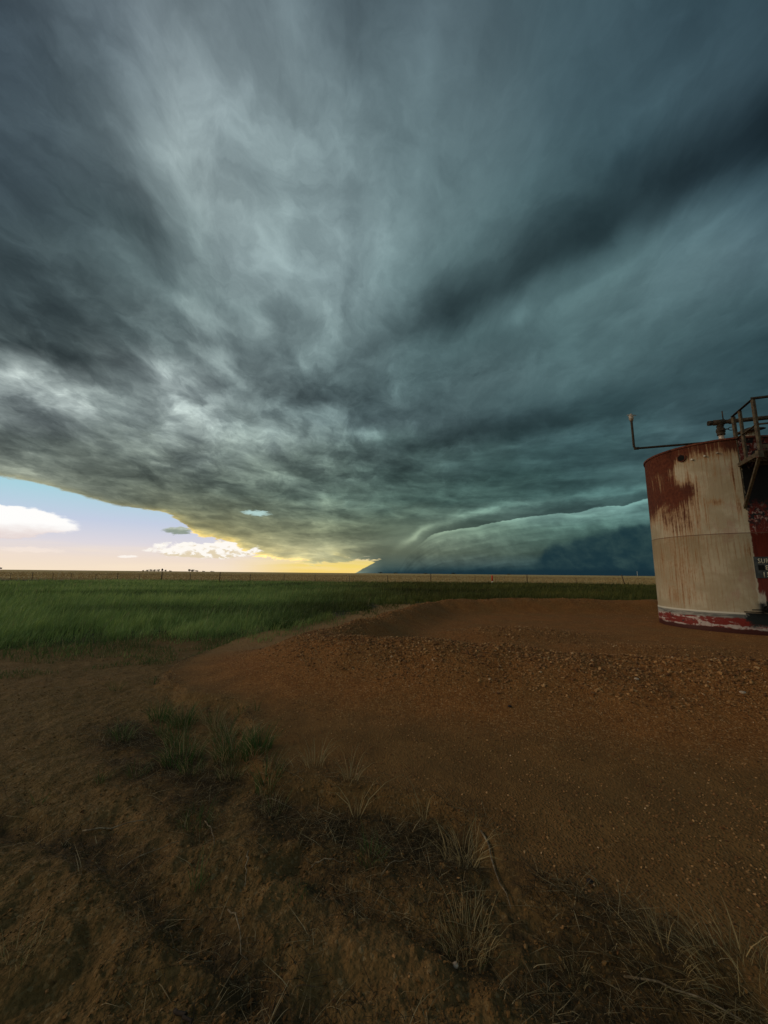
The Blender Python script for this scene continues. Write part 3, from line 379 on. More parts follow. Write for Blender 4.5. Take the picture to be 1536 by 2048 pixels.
litter = g.noise(g.vm('MULTIPLY', p, (1.,1.8,1.)), 20., 4, .62, .4)
soil = g.mix(g.ss(litter, .60, .72)*g.ss(nD,.52,.40)*.8, soil, (.05,.034,.016))
soil = g.mix(g.ss(vd2, .16, .10)*g.ss(vc2[0], .90, .92), soil, (.30,.18,.09))
soil = g.vm('MULTIPLY', soil, (.90,.855,.65))
soil = g.mix(.30, soil, g.vm('MULTIPLY', fine, (.62,.56,.42)))
soil = g.mix(g.attr('mat')*g.ss(litter, .25, .55), soil, (.040,.026,.012))
cc = g.mix(soilm, grav, soil)
cc = g.mix(grs, cc, g.mix(g.ss(nB,.4,.7), (.030,.036,.014), (.075,.060,.028)))
pf = g.xyz(p)
fs = g.noise(g.comb(pf[0]*.012, pf[1]*.05, 0.), 3., 6, .65, .3)
fn = g.noise(g.comb(pf[0]*.9, pf[1]*.35, 0.), 1.5, 4, .7)
straw = g.mix(g.ss(fs, .35, .65), (.46,.30,.115), (.60,.41,.165))
straw = g.mix(g.ss(fn, .4, .75)*.4, straw, (.28,.195,.08))
dist_ = g.vm('LENGTH', p)
straw = g.mix(g.ss(g.noise(g.comb(pf[0]*.0015, pf[1]*.010, 4.), 3., 3, .6), .55, .62)*.7, straw, (.13,.115,.05))
cc = g.mix(fld, cc, straw)
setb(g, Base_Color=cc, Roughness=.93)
g.b.inputs['Specular IOR Level'].default_value = .12
hgt = (g.ss(vd, .6, 0.)*.5 + nC*.5)*(1.-soilm*.55) + g.noise(p, 34., 4, .6)*soilm*.9 + nB*.8
bump(g, hgt, .014, 1.)

ps = pad_side(X, Y); rg = region(X, Y)
wob_ = .5*fbm(X*1.1, Y*1.1, 4, 101)
soil_a = sstep(ps+wob_*.5, .18, -.12)
soil_a = np.where(Y < -1, .5, soil_a)
green_a = sstep(rg+wob_*1.4, -.2, .5)
ringd, crs_ = seg_dist(X, Y, CREST)
BAND = chaikin([(-2.9,4.5),(-2.2,3.9),(-1.5,3.4),(-1.0,3.05),(-.4,2.85),(.2,2.75),(.62,2.5),(.85,2.1),(1.3,1.8),(1.9,1.4)], 2)
bd, _ = seg_dist(X, Y, BAND); rd1, _ = seg_dist(X, Y, RILL); rd2, _ = seg_dist(X, Y, RILL2)
mat_a = np.clip((np.exp(-(bd/.26)**2)*1.5+np.exp(-(rd1/.13)**2)+np.exp(-(rd2/.12)**2))*(.25+1.0*sstep(fbm(X*2.4, Y*2.4, 4, 211), -.25, .25)), 0, 1)*.85
field_a = sstep(Y+2*wob_, FENCE_Y-2, FENCE_Y+1)*(np.abs(A_) < 1.75)
V3 = np.stack([X, Y, Z], -1).reshape(-1, 3)
idx = np.arange(nr*na).reshape(nr, na)
nx = np.roll(idx, -1, 1)
quads = np.stack([idx[:-1], idx[1:], nx[1:], nx[:-1]], -1).reshape(-1)
nq = (nr-1)*na
cidx = len(V3)
V3 = np.vstack([V3, [[0, 0, Z[0].mean()]]])
tris = np.stack([np.full(na, cidx), idx[0], nx[0]], -1).reshape(-1)
ad = lambda a: np.append(a.ravel(), 0)
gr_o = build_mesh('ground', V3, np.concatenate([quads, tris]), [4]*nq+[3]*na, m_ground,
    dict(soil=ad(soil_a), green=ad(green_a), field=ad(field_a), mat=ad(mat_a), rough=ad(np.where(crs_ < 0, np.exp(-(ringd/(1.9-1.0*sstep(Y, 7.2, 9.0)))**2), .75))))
tag(gr_o, 'bare red gravel pad and eroded brown soil running out to a flat straw field', 'ground', kind='structure')
m_ = gr_o.data
if m_.polygons[10].normal.z < 0: m_.flip_normals()

# ------------------------------------------------------------------ blades of grass
def blades(name, x, y, hgt, wid, lean, tint, mat, olive=None, flat=0., zoff=0., curl=1., parent=None, origin=None):
    n = len(x); z = height(x, y)-.01+zoff
    th = rng.uniform(0, 2*np.pi, n)                    # facing
    sx, sy = np.cos(th)*wid/2, np.sin(th)*wid/2
    la = rng.uniform(0, 2*np.pi, n) if np.isscalar(lean) else lean[1]
    lm = (lean if np.isscalar(lean) else lean[0])*rng.uniform(.2, 1.3, n)*hgt
    lx, ly = np.cos(la)*lm, np.sin(la)*lm
    b = np.stack([x, y, z], -1)
    S = np.stack([sx, sy, np.zeros(n)], -1)
    up = hgt*(1-flat)
    m1 = b+np.stack([lx*.18, ly*.18, up*.45], -1); m2 = b+np.stack([lx*.5*curl, ly*.5*curl, up*.8], -1); t = b+np.stack([lx, ly, up], -1)
    v = np.stack([b-S, b+S, m1+S*.85, m1-S*.85, m2+S*.55, m2-S*.55, t], 1).reshape(-1, 3)
    if origin is not None: v = v-np.array(origin)
    i0 = (np.arange(n)*7)[:, None]
    lo = (i0+np.array([[0,1,2,3, 3,2,4,5, 5,4,6]])).ravel()
    at_ = dict(tint=np.repeat(tint, 7), up=np.tile([0,0,.45,.45,.8,.8,1.], n))
    if olive is not None: at_['olive'] = np.repeat(olive, 7)
    o = build_mesh(name, v, lo, np.tile([4,4,3], n), mat, at_, smooth=False, parent=parent)
    if origin is not None: o.location = origin
    return o
def mat_blade(name, stops, tip, extra=None):
    m, g = mat_new(name)
    t = g.attr('tint'); u = g.attr('up')
    c = g.ramp(t, stops)
    c = g.mix(g.ss(u, .55, 1.)*.5, c, tip)
    if extra: c = extra(g, c)
    setb(g, Base_Color=c, Roughness=.7)
    tr = g.n.new('ShaderNodeBsdfTranslucent'); g.put(tr.inputs[0], c)
    mx = g.n.new('ShaderNodeMixShader'); mx.inputs[0].default_value = .3
    g.l.new(g.b.outputs[0], mx.inputs[1]); g.l.new(tr.outputs[0], mx.inputs[2])
    out = [n for n in g.n if n.type == 'OUTPUT_MATERIAL'][0]; g.l.new(mx.outputs[0], out.inputs[0])
    return m
m_green = mat_blade('green_blades', [(0,(.075,.110,.034)),(.35,(.160,.245,.066)),(.7,(.27,.38,.115)),(.9,(.38,.47,.15)),(.94,(.30,.27,.12)),(1,(.38,.32,.16))], (.18,.25,.09),
    lambda g, c: g.mix(g.attr('olive'), c, g.vm('MULTIPLY', c, (.38,.27,.17))))
m_tuft = mat_blade('tuft_blades', [(0,(.030,.060,.016)),(.5,(.065,.125,.032)),(.75,(.09,.13,.04)),(.85,(.28,.21,.10)),(1,(.40,.30,.15))], (.11,.14,.05))
m_straw = mat_blade('dry_stalks', [(0,(.12,.08,.030)),(.5,(.32,.215,.09)),(1,(.52,.38,.19))], (.42,.30,.14))
def sample_polar(n, r0, r1, a0=-56, a1=56, power=1.):
    a = np.radians(rng.uniform(a0, a1, n)); r = r0*(r1/r0)**(rng.uniform(0, 1, n)**power)
    return np.sin(a)*r, np.cos(a)*r
x, y = sample_polar(430000, 8.0, 82)
rgx = region(x, y)
edge_n = fbm(x*.7, y*.7, 3, 131)*1.2+.6*fbm(x*2.3, y*2.3, 2, 132)
clump = fbm(x*.9, y*.9, 4, 141); big = fbm(x*.10, y*.16, 3, 151)
dens = (.35*sstep(rgx+edge_n*2.2, -1.6, .6)+.65*sstep(rgx+edge_n*1.8, -.2, 1.4))*(.62+.38*sstep(clump, -.25, .1))*sstep(y, FENCE_Y+3, FENCE_Y-3)
k = rng.uniform(0, 1, len(x)) < dens
x, y, rgx, clump, big, edge_n = x[k], y[k], rgx[k], clump[k], big[k], edge_n[k]; r = np.hypot(x, y)
hg = (.27+.14*big+.16*clump)*rng.lognormal(0, .30, len(x))*(.30+.70*sstep(rgx+edge_n, -.8, 2.0))
hg = np.clip(hg, .05, .75)
tint = np.clip(.47+1.0*big+.5*clump+.16*rng.normal(size=len(x))+.16*sstep(-x/r, .0, .55)-.10, 0, .9)
tint = np.where(rng.uniform(0,1,len(x)) < .018, rng.uniform(.94, 1, len(x)), tint)
la = 0.35+.9*fbm(x*.15, y*.15, 2, 161)+rng.normal(0, .9, len(x))
go = blades('grass', x, y, hg, np.clip(.0011*r, .006, .09)*rng.uniform(.7,1.4,len(x)), (np.full(len(x), .55), la), tint, m_green, olive=np.clip(sstep(x/r+.12*fbm(x*.2,y*.2,2,191), -.40, .12)+.15*fbm(x*.5,y*.5,3,192), 0, 1))
tag(go, 'tall green grass strip growing between the gravel pad and the wire fence', 'grass', kind='stuff')
# stubble of the straw field beside the fence
x, y = sample_polar(60000, 70, 420)
k = (y > FENCE_Y-1.5+1.5*fbm(x*.3, y*.3, 2, 171)); x, y = x[k], y[k]; r = np.hypot(x, y)
so = blades('dry_grass', x, y, rng.uniform(.12,.34,len(x)), .0014*r*rng.uniform(.6,1.3,len(x)), .4, np.clip(.62+.3*fbm(x*.05,y*.05,3,172)+.15*rng.normal(size=len(x)),0,1), m_straw)
tag(so, 'straw coloured dry crop covering the flat field beyond the fence', 'crop', kind='stuff')

# ------------------------------------------------------------------ gravel
m_stone, g = mat_new('pebbles')
p = opos(g); t = g.attr('tint')
c = g.ramp(t, [(0,(.045,.028,.018)),(.15,(.12,.062,.030)),(.40,(.20,.110,.050)),(.62,(.32,.20,.10)),(.82,(.44,.29,.15)),(.95,(.52,.37,.22)),(1,(.62,.52,.42))])
c = g.mix(g.ss(g.noise(p, 90., 3, .6), .35, .7)*.35, c, (.11,.055,.026))
c = g.vm('MULTIPLY', c, (.95,.76,.55))
setb(g, Base_Color=c, Roughness=.85); bump(g, g.noise(p, 160., 3, .6), .002, .6)
bm = bmesh.new(); bmesh.ops.create_icosphere(bm, subdivisions=1, radius=1)
ico_v = np.array([v.co[:] for v in bm.verts]); ico_f = np.array([[v.index for v in f.verts] for f in bm.faces]); bm.free()
def stones(name, x, y, size, tint, sink=.25, mat=None):
    n = len(x); z = height(x, y)
    sc = size[:, None]*rng.uniform(.6, 1.25, (n, 3)); sc[:, 2] *= .65
    v = ico_v[None]*(1+.22*rng.normal(size=(n, 12, 1)))*sc[:, None]
    a = rng.uniform(0, 2*np.pi, n); ca, sa = np.cos(a)[:, None], np.sin(a)[:, None]
    tl = rng.normal(0, .35, n)[:, None]
    X1 = v[..., 0]*ca-v[..., 1]*sa; Y1 = v[..., 0]*sa+v[..., 1]*ca; Z1 = v[..., 2]+X1*tl
    v = np.stack([X1+x[:, None], Y1+y[:, None], Z1+(z+size*(.5-sink)*.6)[:, None]], -1).reshape(-1, 3)
    lo = (ico_f.ravel()[None]+(np.arange(n)*12)[:, None]).ravel()
    return build_mesh(name, v, lo, np.full(n*20, 3), mat or m_stone, dict(tint=np.repeat(tint, 12)), smooth=False)
x, y = sample_polar(260000, 1.6, 20, -48, 56, .85)
dc, sc = seg_dist(x, y, CREST); psd = pad_side(x, y); rgx = region(x, y)
lump = fbm(x*1.2, y*1.2, 3, 181)
outer_ = (sc < 0)
ringw = np.where(outer_, np.exp(-(dc/1.15)**2), np.exp(-(dc/.45)**2))
mound = np.exp(-(((x-3.7)/1.9)**2+((y-10.2)/1.2)**2)**1.3)+.7*np.exp(-(((x-6.3)/2.2)**2+((y-8.3)/.8)**2))
dens = np.clip(ringw*(.95+.8*lump)+mound*(1.1+.8*lump)+(.06+.10*(lump > .1))*np.where(outer_, 1, .8), 0, 1)*sstep(psd, -.05, .25)*sstep(rgx, .3, -.5)
dens = np.maximum(dens*1., .004*sstep(rgx, 0, -.5))
dens *= np.where((x-11.38)**2+(y-12.84)**2 < 1.95**2, 0, 1)
k = rng.uniform(0, 1, len(x)) < dens; x, y, ringw, mound = x[k], y[k], ringw[k], mound[k]
size = np.clip(rng.lognormal(math.log(.0060), .45, len(x))*(1+1.0*np.maximum(ringw, mound)), .003, .026)
size = np.where(np.maximum(ringw, mound) < .25, np.minimum(size, .009), size)
size = np.maximum(size, .0009*np.hypot(x, y))
tint = np.clip(rng.beta(2.2, 2.2, len(x)), 0, .95); tint = np.where(rng.uniform(0,1,len(x)) < .012, rng.uniform(.95,1,len(x)), tint)
st = stones('gravel', x, y, size, tint)
tag(st, 'loose reddish brown gravel spread over the pad, heaped along the berm', 'gravel', kind='stuff')


# crumbs and clods on the bare soil
m_clod, g = mat_new('soil_crumbs'); p = opos(g); t = g.attr('tint')
c = g.ramp(t, [(0,(.075,.048,.020)),(.5,(.15,.098,.044)),(.9,(.21,.145,.070)),(1,(.30,.21,.12))])
c = g.vm('MULTIPLY', c, (1.0,.76,.50))
setb(g, Base_Color=c, Roughness=.95)
x, y = sample_polar(90000, 1.4, 11, -56, 50, .9)
dn = (pad_side(x, y) < .06)*sstep(fbm(x*1.7, y*1.7, 4, 221), -.35, .35)*sstep(region(x, y), .5, -.5)
k = rng.uniform(0, 1, len(x)) < dn*.75; x, y = x[k], y[k]
cs = np.maximum(np.clip(rng.lognormal(math.log(.0042), .55, len(x)), .002, .014), .0009*np.hypot(x, y))
co = stones('soil_crumbs', x, y, cs, rng.beta(2, 2, len(x)), sink=.45, mat=m_clod)
tag(co, 'loose brown crumbs and small clods lying on the bare eroded soil', 'soil', kind='stuff')

# ------------------------------------------------------------------ foreground litter and tufts
m_litter = mat_blade('litter', [(0,(.030,.020,.010)),(.35,(.10,.066,.030)),(.7,(.27,.19,.09)),(1,(.48,.37,.20))], (.16,.11,.05))
def along(poly, n, spread):
    P_ = np.array(poly); L_ = np.hypot(*np.diff(P_, axis=0).T); c = np.concatenate([[0], np.cumsum(L_)])
    t = rng.uniform(0, c[-1], n); i = np.clip(np.searchsorted(c, t)-1, 0, len(L_)-1); f = ((t-c[i])/L_[i])[:, None]
    q = P_[i]*(1-f)+P_[i+1]*f
    return q[:, 0]+rng.normal(0, spread, n), q[:, 1]+rng.normal(0, spread, n)
xs, ys = [], []
for poly, n, s_ in ((BANK[14:], 5200, .10), (RILL, 2000, .08), (RILL2, 2000, .08), (BAND, 16000, .15)):
    a, b = along(poly, n, s_); xs.append(a); ys.append(b)
a, b = sample_polar(14000, 1.5, 12, -50, 30); k = (pad_side(a, b) < .05) & (fbm(a*1.3, b*1.3, 3, 201) > .02) & (region(a, b) < .3); xs.append(a[k]); ys.append(b[k])
a, b = sample_polar(9000, 7, 16, -52, 3); k = (np.abs(region(a, b)+.35) < .8); xs.append(a[k]); ys.append(b[k])
x, y = np.concatenate(xs), np.concatenate(ys)
k = (y > 1.2) & (fbm(x*2.2, y*2.2, 3, 202) > -.12); x, y = x[k], y[k]
n = len(x)
lit = blades('dead_grass', x, y, rng.uniform(.03, .13, n), rng.uniform(.0018, .0042, n), 1.7, rng.uniform(-.1, 1, n).clip(0,1)**2.2, m_litter, flat=.72, curl=1.3, zoff=.012)
tag(lit, 'flattened dead grass and straw caught along the eroded bank and rills', 'dead grass', kind='stuff')
x, y = sample_polar(42000, 5, 14, -56, -8); k = (region(x, y) < .4) & (region(x, y) > -3.2) & (pad_side(x, y) < .1) & (fbm(x*.8, y*.8, 3, 203)+.40*sstep(region(x,y), -3, 0) > .02); x, y = x[k], y[k]; n = len(x)
lo_ = blades('sparse_grass', x, y, rng.uniform(.04, .17, n)*(.6+.8*sstep(region(x,y), -2.5, 0)), rng.uniform(.004, .009, n), .7, np.clip(rng.normal(.55, .25, n), 0, 1), m_tuft)
tag(lo_, 'thin low grass and weeds scattered on bare soil at the edge of the tall grass', 'grass', kind='stuff')

def tuft(name, x0, y0, rad_, n, h0, dry, label, group, spread_lean=1.0, mat=None, flat=0.):
    a = rng.uniform(0, 2*np.pi, n); rr = rad_*np.sqrt(rng.uniform(0, 1, n))
    x, y = x0+np.cos(a)*rr, y0+np.sin(a)*rr
    h = h0*rng.uniform(.45, 1.1, n)
    t = np.where(rng.uniform(0, 1, n) < dry, rng.uniform(.3 if mat else .85, 1, n), rng.uniform(0, .7, n))
    o = blades(name, x, y, h, np.clip(h*.022, .0022, .006)*rng.uniform(.7,1.3,n), (np.full(n, spread_lean), a+rng.normal(0, .6, n)), t, mat or m_tuft, flat=flat or .15, origin=(x0, y0, zg(x0, y0)))
    return tag(o, label, 'grass tuft', group)
GT = 'green grass tufts on the eroded bank'
TU = [ # pixel-free ground positions: x, y, radius, blades, height, dryness, label
 (-2.55,4.75,.10,120,.24,.15,'dark green grass tuft farthest back of the clump on the left bank, beside the pad'),
 (-2.22,4.62,.12,150,.24,.2,'dense green tuft in the middle of the back row of the bank clump'),
 (-1.90,4.66,.09,80,.20,.65,'half dry yellowish tuft at the right end of the bank clump back row'),
 (-2.60,4.20,.07,60,.18,.15,'small green tuft at the left of the bank clump, before its back row'),
 (-2.05,4.18,.10,90,.20,.3,'loose green grass tuft at the centre of the bank clump with bare soil before it'),
 (-1.82,3.82,.13,170,.23,.25,'leafy green grass tuft at the front left of the bank clump'),
 (-1.38,3.86,.13,190,.24,.35,'mixed green and straw grass tuft at the front middle of the bank clump'),
 (-1.12,3.78,.09,130,.25,.1,'darkest upright green grass tuft at the front right of the bank clump'),
 (-1.62,4.70,.05,26,.19,.1,'small upright green tuft standing on the pad, right of the bank clump'),
 (-1.43,4.68,.02,7,.20,.1,'few thin green blades on the pad, right of the small upright tuft'),
 (-.90,3.36,.08,80,.21,.3,'green grass tuft growing out of the dark straw at the bank edge'),
 (-.56,3.50,.07,40,.22,.95,'pale dry grass tuft on the pad edge with stiff straw blades'),
 (-.24,3.26,.05,26,.20,1.,'thin pale dry stalks right of the pale dry tuft on the pad edge'),
 (-1.28,2.95,.08,60,.15,.15,'low dark green tuft in the shadowy hollow below the bank'),
 (-1.02,2.42,.03,16,.17,.0,'narrow green tuft of long blades standing on the bare lower slope'),
 (-.05,2.62,.06,60,.13,.2,'short green tuft beside a pale twig in the middle of the slope'),
 (-.42,2.36,.03,12,.12,.1,'small three bladed green sprout below the middle of the slope'),
 (-2.55,3.18,.04,22,.13,.1,'small spiky green tuft alone on the bare soil at far left'),
 (-2.28,3.45,.04,22,.15,.1,'spreading green tuft on the soil left of the eroded hollow'),
 (-3.25,3.18,.04,26,.12,.1,'leftmost small green tuft on the bare track'),
 (-5.6,9.3,.16,80,.26,.3,'green weed clump alone on the bare soil before the tall grass at left'),
 (-4.35,7.55,.12,80,.16,.1,'bright green low tuft on bare soil left of the pad edge'),
 (-3.85,5.9,.06,30,.18,.2,'thin dark green tuft on bare soil, the nearer of two left of the bank clump'),
 (-3.45,6.1,.06,30,.18,.3,'thin grey green tuft beside a twig, the farther of two left of the bank clump'),
 (.50,2.62,.09,70,.20,1.,'dry grass tuft of thin curved stalks beside the long pale stick'),
 (.42,2.12,.10,110,.16,.95,'matted dry grass tuft on the clod under the long pale stick'),
 (.86,1.98,.04,40,.09,1.,'short bleached dry tuft on the pad edge right of the stick'),
 (.92,1.55,.03,16,.10,.0,'short green sprout at the bottom right on bare soil'),
 (-1.62,1.98,.09,50,.12,.8,'dark dry tuft with wiry stalks on the lower left slope'),
 (-.17,3.02,.02,8,.30,1.,'pair of tall thin dry stalks standing on the pad edge'),
 (.30,2.95,.03,12,.26,1.,'tall thin dry stalks standing left of the long pale stick'),
]
TU += [
 (-2.75,4.35,.09,70,.16,.3,'low ragged green tuft at the left end of the bank clump'),
 (-2.30,4.35,.07,50,.18,.2,'small green tuft between the back row and the centre of the bank clump'),
 (-1.60,4.25,.09,90,.20,.5,'half dry tuft right of the centre of the bank clump'),
 (-1.62,3.60,.09,90,.15,.3,'short dark tuft in front of the leafy front left tuft of the bank clump'),
 (-1.25,3.52,.08,70,.15,.5,'short mixed tuft in front of the darkest upright tuft'),
 (-2.05,3.55,.06,40,.14,.2,'short green tuft alone in front left of the bank clump'),
 (-.78,3.10,.07,60,.14,.7,'matted half dry tuft below the green tuft at the bank edge'),
 (-1.75,4.45,.07,60,.18,.7,'dry straw tuft just before the yellowish end of the back row'),
]
for t in TU: tuft('grass_tuft', t[0], t[1], t[2]*1.25, int(t[3]*1.4), *t[4:], GT)
m_corner = mat_blade('corner_straw', [(0,(.05,.035,.018)),(.4,(.22,.155,.065)),(1,(.50,.36,.16))], (.36,.25,.11))
# big straw clump in the bottom right corner
for (a, b, r_, n_, h_, l_) in ((1.48,1.80,.17,300,.19,'large clump of long bent straw blades in the bottom right corner'),
                              (1.66,1.58,.17,260,.19,'long bent straw clump at the right edge, nearest the camera'),
                              (1.22,1.92,.08,90,.16,'small bent straw clump left of the large corner clump')):
    tuft('straw_clump', a, b, r_, n_, h_, .9, l_, 'straw clumps in the bottom right corner', 1.6, mat=m_corner, flat=.42)
# taller plants of the grass strip that stand out
tuft('weed', -2.95, 11.6, .30, 420, .50, .04, 'bushy dark green weed at the front edge of the tall grass beside the pad', None)
tuft('seed_stalk', -.75, 19.5, .05, 8, .95, 1., 'pale dry seed stalk sticking out above the green grass', None, .2)

# twigs
m_twig, g = mat_new('dead_wood')
p = opos(g); setb(g, Base_Color=g.mix(g.ss(g.noise(p, 40., 4, .6), .35, .7), (.09,.063,.035), (.26,.20,.125)), Roughness=.85)
m_dark, g = mat_new('dark_root'); setb(g, Base_Color=(.02,.013,.009), Roughness=.8)
def tube(bm, pts, r, seg=10, caps=True, taper=None):
    pts = [Vector(q) for q in pts]; rings = []
    up = Vector((0,0,1)); prev = None
    for i, q in enumerate(pts):
        t = (pts[min(i+1,len(pts)-1)]-pts[max(i-1,0)]).normalized()
        a = t.cross(up) if prev is None else prev-t*prev.dot(t)
        if a.length < 1e-3: a = t.cross(Vector((1,0,0)))
        a.normalize(); prev = a; b = t.cross(a)
        rr = r[i] if hasattr(r, '__len__') else r*(1 if taper is None else 1-(1-taper)*i/(len(pts)-1))
        rings.append([bm.verts.new(q+a*math.cos(2*math.pi*k/seg)*rr+b*math.sin(2*math.pi*k/seg)*rr) for k in range(seg)])
    for A, B in zip(rings[:-1], rings[1:]):
        for k in range(seg): bm.faces.new((A[k], A[(k+1)%seg], B[(k+1)%seg], B[k])).smooth = True
    if caps: bm.faces.new(rings[0][::-1]); bm.faces.new(rings[-1])
def box(bm, c, sx, sy, sz, rot=None, bev=0.):
    r = bmesh.ops.create_cube(bm, size=1); vs_ = r['verts']
    bmesh.ops.scale(bm, vec=(sx,sy,sz), verts=vs_)
    if bev:
        ed = list({e for v in vs_ for e in v.link_edges}); k = bmesh.ops.bevel(bm, geom=ed, offset=bev, segments=2, affect='EDGES'); vs_ = list({v for f in k['faces'] for v in f.verts} | {v for v in vs_ if v.is_valid})
    if rot is not None: bmesh.ops.rotate(bm, cent=(0,0,0), matrix=rot, verts=vs_)
    bmesh.ops.translate(bm, vec=c, verts=vs_); return vs_
def bar(bm, a, b, w, d, up=(0,0,1), bev=.003):
    a, b = Vector(a), Vector(b); z = (b-a); L_ = z.length; z.normalize()
    x = Vector(up).cross(z)
    if x.length < 1e-3: x = Vector((1,0,0)).cross(z)
    x.normalize(); y = z.cross(x)
    M_ = Matrix((x, y, z)).transposed()
    return box(bm, (a+b)/2, w, d, L_, M_, bev)
def obj(name, bm, mat, parent=None, loc=None):
    bmesh.ops.recalc_face_normals(bm, faces=bm.faces)
    me = bpy.data.meshes.new(name); bm.to_mesh(me); bm.free(); me.materials.append(mat)
    o = bpy.data.objects.new(name, me); col.objects.link(o)
    if parent: o.parent = parent
    if loc is not None:
        o.data.transform(Matrix.Translation(-Vector(loc))); o.location = loc
    return o
def empty(name, loc=(0,0,0)):
    o = bpy.data.objects.new(name, None); col.objects.link(o); o.location = loc; return o
def kid(name, bm, mat, parent):
    """a part given in world coordinates"""
    o = obj(name, bm, mat); top = parent
    off = Vector((0,0,0))
    while top is not None: off += top.location; top = top.parent
    o.data.transform(Matrix.Translation(-off)); o.parent = parent
    return o
rnd = random.Random(5)
def twig(x0, y0, x1, y1, r, arch, label, mat=m_twig, name='twig', zig=.005, n=8, group='pale twigs lying on the eroded slope'):
    bm = bmesh.new(); pts = []
    for i in range(n):
        t = i/(n-1); x = x0+(x1-x0)*t+rnd.gauss(0, zig); y = y0+(y1-y0)*t+rnd.gauss(0, zig)
        pts.append((x, y, zg(x, y)+r+.012+arch*math.sin(math.pi*t)))
    tube(bm, pts, r, 6, taper=.45)
    o = obj(name, bm, mat, loc=(x0, y0, zg(x0, y0))); tag(o, label, 'twig', group); return o
TW = [(-1.22,2.99,-1.03,2.70,.006,.03,'white bleached twig lying in the dark hollow below the grass clump'),
 (-1.52,2.56,-1.28,2.72,.005,.02,'curved pale twig at the left of the lower slope'),
 (-.80,2.62,-.74,2.40,.006,.02,'short kinked pale twig in the centre of the slope'),
 (-.42,2.60,-.22,2.60,.006,.02,'short straight pale twig lying level in the middle of the slope'),
 (-.78,2.28,-.60,2.02,.006,.03,'bent pale twig in the lower centre slope'),
 (.0,2.48,.16,2.56,.005,.03,'thin arched pale twig beside the short green tuft'),
 (.64,2.74,.66,2.25,.010,.0,'long thick pale stick at the edge of the gravel pad'),
 (-1.98,2.86,-1.60,2.92,.008,.0,'long brown twig lying below the eroded hollow'),
 (1.05,1.93,1.42,1.72,.007,.02,'straight pale stick lying beside the corner straw clump'),
 (.30,1.44,.62,1.46,.009,.01,'thick pale twig near the bottom edge of the picture'),
 (.16,1.56,.28,1.40,.007,.01,'short pale twig slanting at the bottom edge'),
 (-.90,3.20,-.65,3.12,.006,.02,'thin pale twig on the straw at the bank edge')]
for t in TW: twig(t[0], t[1], t[2], t[3], t[4]*.7, t[5], t[6])
twig(-.78,1.80,-.66,1.66,.008,.015,'black curved root sticking out of the soil at lower centre', m_dark, 'root', .012, 8, None)['category'] = 'root'
# a few stones that stand out
def stone(x, y, s, tint, label, mat=None):
    bm = bmesh.new(); bmesh.ops.create_icosphere(bm, subdivisions=2, radius=s)
    for v in bm.verts: v.co *= 1+.16*rnd.gauss(0,1)*.6; v.co.z *= .6
    for f in bm.faces: f.smooth = True
    o = obj('stone', bm, mat); o.location = (x, y, zg(x, y)+s*.3); return tag(o, label, 'stone')
m_blk, g = mat_new('dark_stone'); setb(g, Base_Color=(.018,.012,.010), Roughness=.6)
m_wht, g = mat_new('pale_stone'); setb(g, Base_Color=g.mix(g.ss(g.noise(opos(g), 60., 3), .4, .7), (.36,.26,.18), (.50,.40,.29)), Roughness=.7)
stone(1.10,2.30,.017,0,'small round black stone on the smooth gravel near the bottom right', m_blk)
stone(1.45,4.65,.022,0,'round black stone on the gravel slope in front of the berm', m_blk)
stone(3.10,4.95,.026,0,'pale pinkish stone on the front slope of the berm', m_wht)
stone(4.02,4.55,.028,0,'white stone farthest right on the front slope of the berm', m_wht)
stone(.34,2.02,.014,0,'small white stone lying in the rill of the eroded slope', m_wht)
stone(1.05,1.62,.012,0,'tiny pink stone on bare soil left of the corner straw', m_wht)

# ------------------------------------------------------------------ wire fence
m_post, g = mat_new('weathered_post'); p = opos(g)
setb(g, Base_Color=g.mix(g.ss(g.noise(p, 3., 4, .6), .35, .7), (.055,.040,.028), (.12,.085,.058)), Roughness=.9)
m_steel, g = mat_new('steel_post'); setb(g, Base_Color=(.10,.075,.055), Roughness=.6, Metallic=.3)
m_wire, g = mat_new('fence_wire'); setb(g, Base_Color=(.14,.12,.10), Roughness=.5, Metallic=.6)
fence = tag(empty('wire_fence', (0, FENCE_Y, 0)), 'low wire fence of thin posts along the edge of the straw field', 'fence')
FP = [(17,0),(48,0),(90,1),(130,0),(165,0),(213,0),(255,1),(297,0),(340,3),(395,1),(452,3),(511,1),(576,2),(636,1),(703,0),(776,1),(860,3),(945,2),(1046,3),(1141,0),(1234,4)]
tops = []
def at_fence(px_):
    return (px_-768)/770*FENCE_Y*1.02
for px_, kd in [(-60,0),(-130,1),(-200,3)]+FP+[(1330,1),(1420,0),(1520,3),(1620,0)]:
    fx = at_fence(px_); fz = zg(fx, FENCE_Y); hh = [1.25,1.45,1.45,1.75,1.8][kd]+rnd.uniform(-.08,.08)
    dxl = rnd.uniform(-.04,.04)+(-.45 if kd == 4 else 0)
    bm = bmesh.new()
    if kd in (3, 4): tube(bm, [(fx-dxl*.1,FENCE_Y,fz-.2),(fx+dxl*.5,FENCE_Y,fz+hh*.5),(fx+dxl,FENCE_Y,fz+hh)], .085, 8, taper=.85)
    else:
        r_ = .045 if kd else .035
        bar(bm, (fx,FENCE_Y,fz-.2), (fx+dxl,FENCE_Y,fz+hh), r_*2, r_*1.3, (0,1,0), .004)
    o = kid('post', bm, m_post if kd > 2 else m_steel, fence)
    if kd == 4: o['label'] = 'thick wooden post leaning to the left'
    tops.append((fx, fz, hh, dxl))
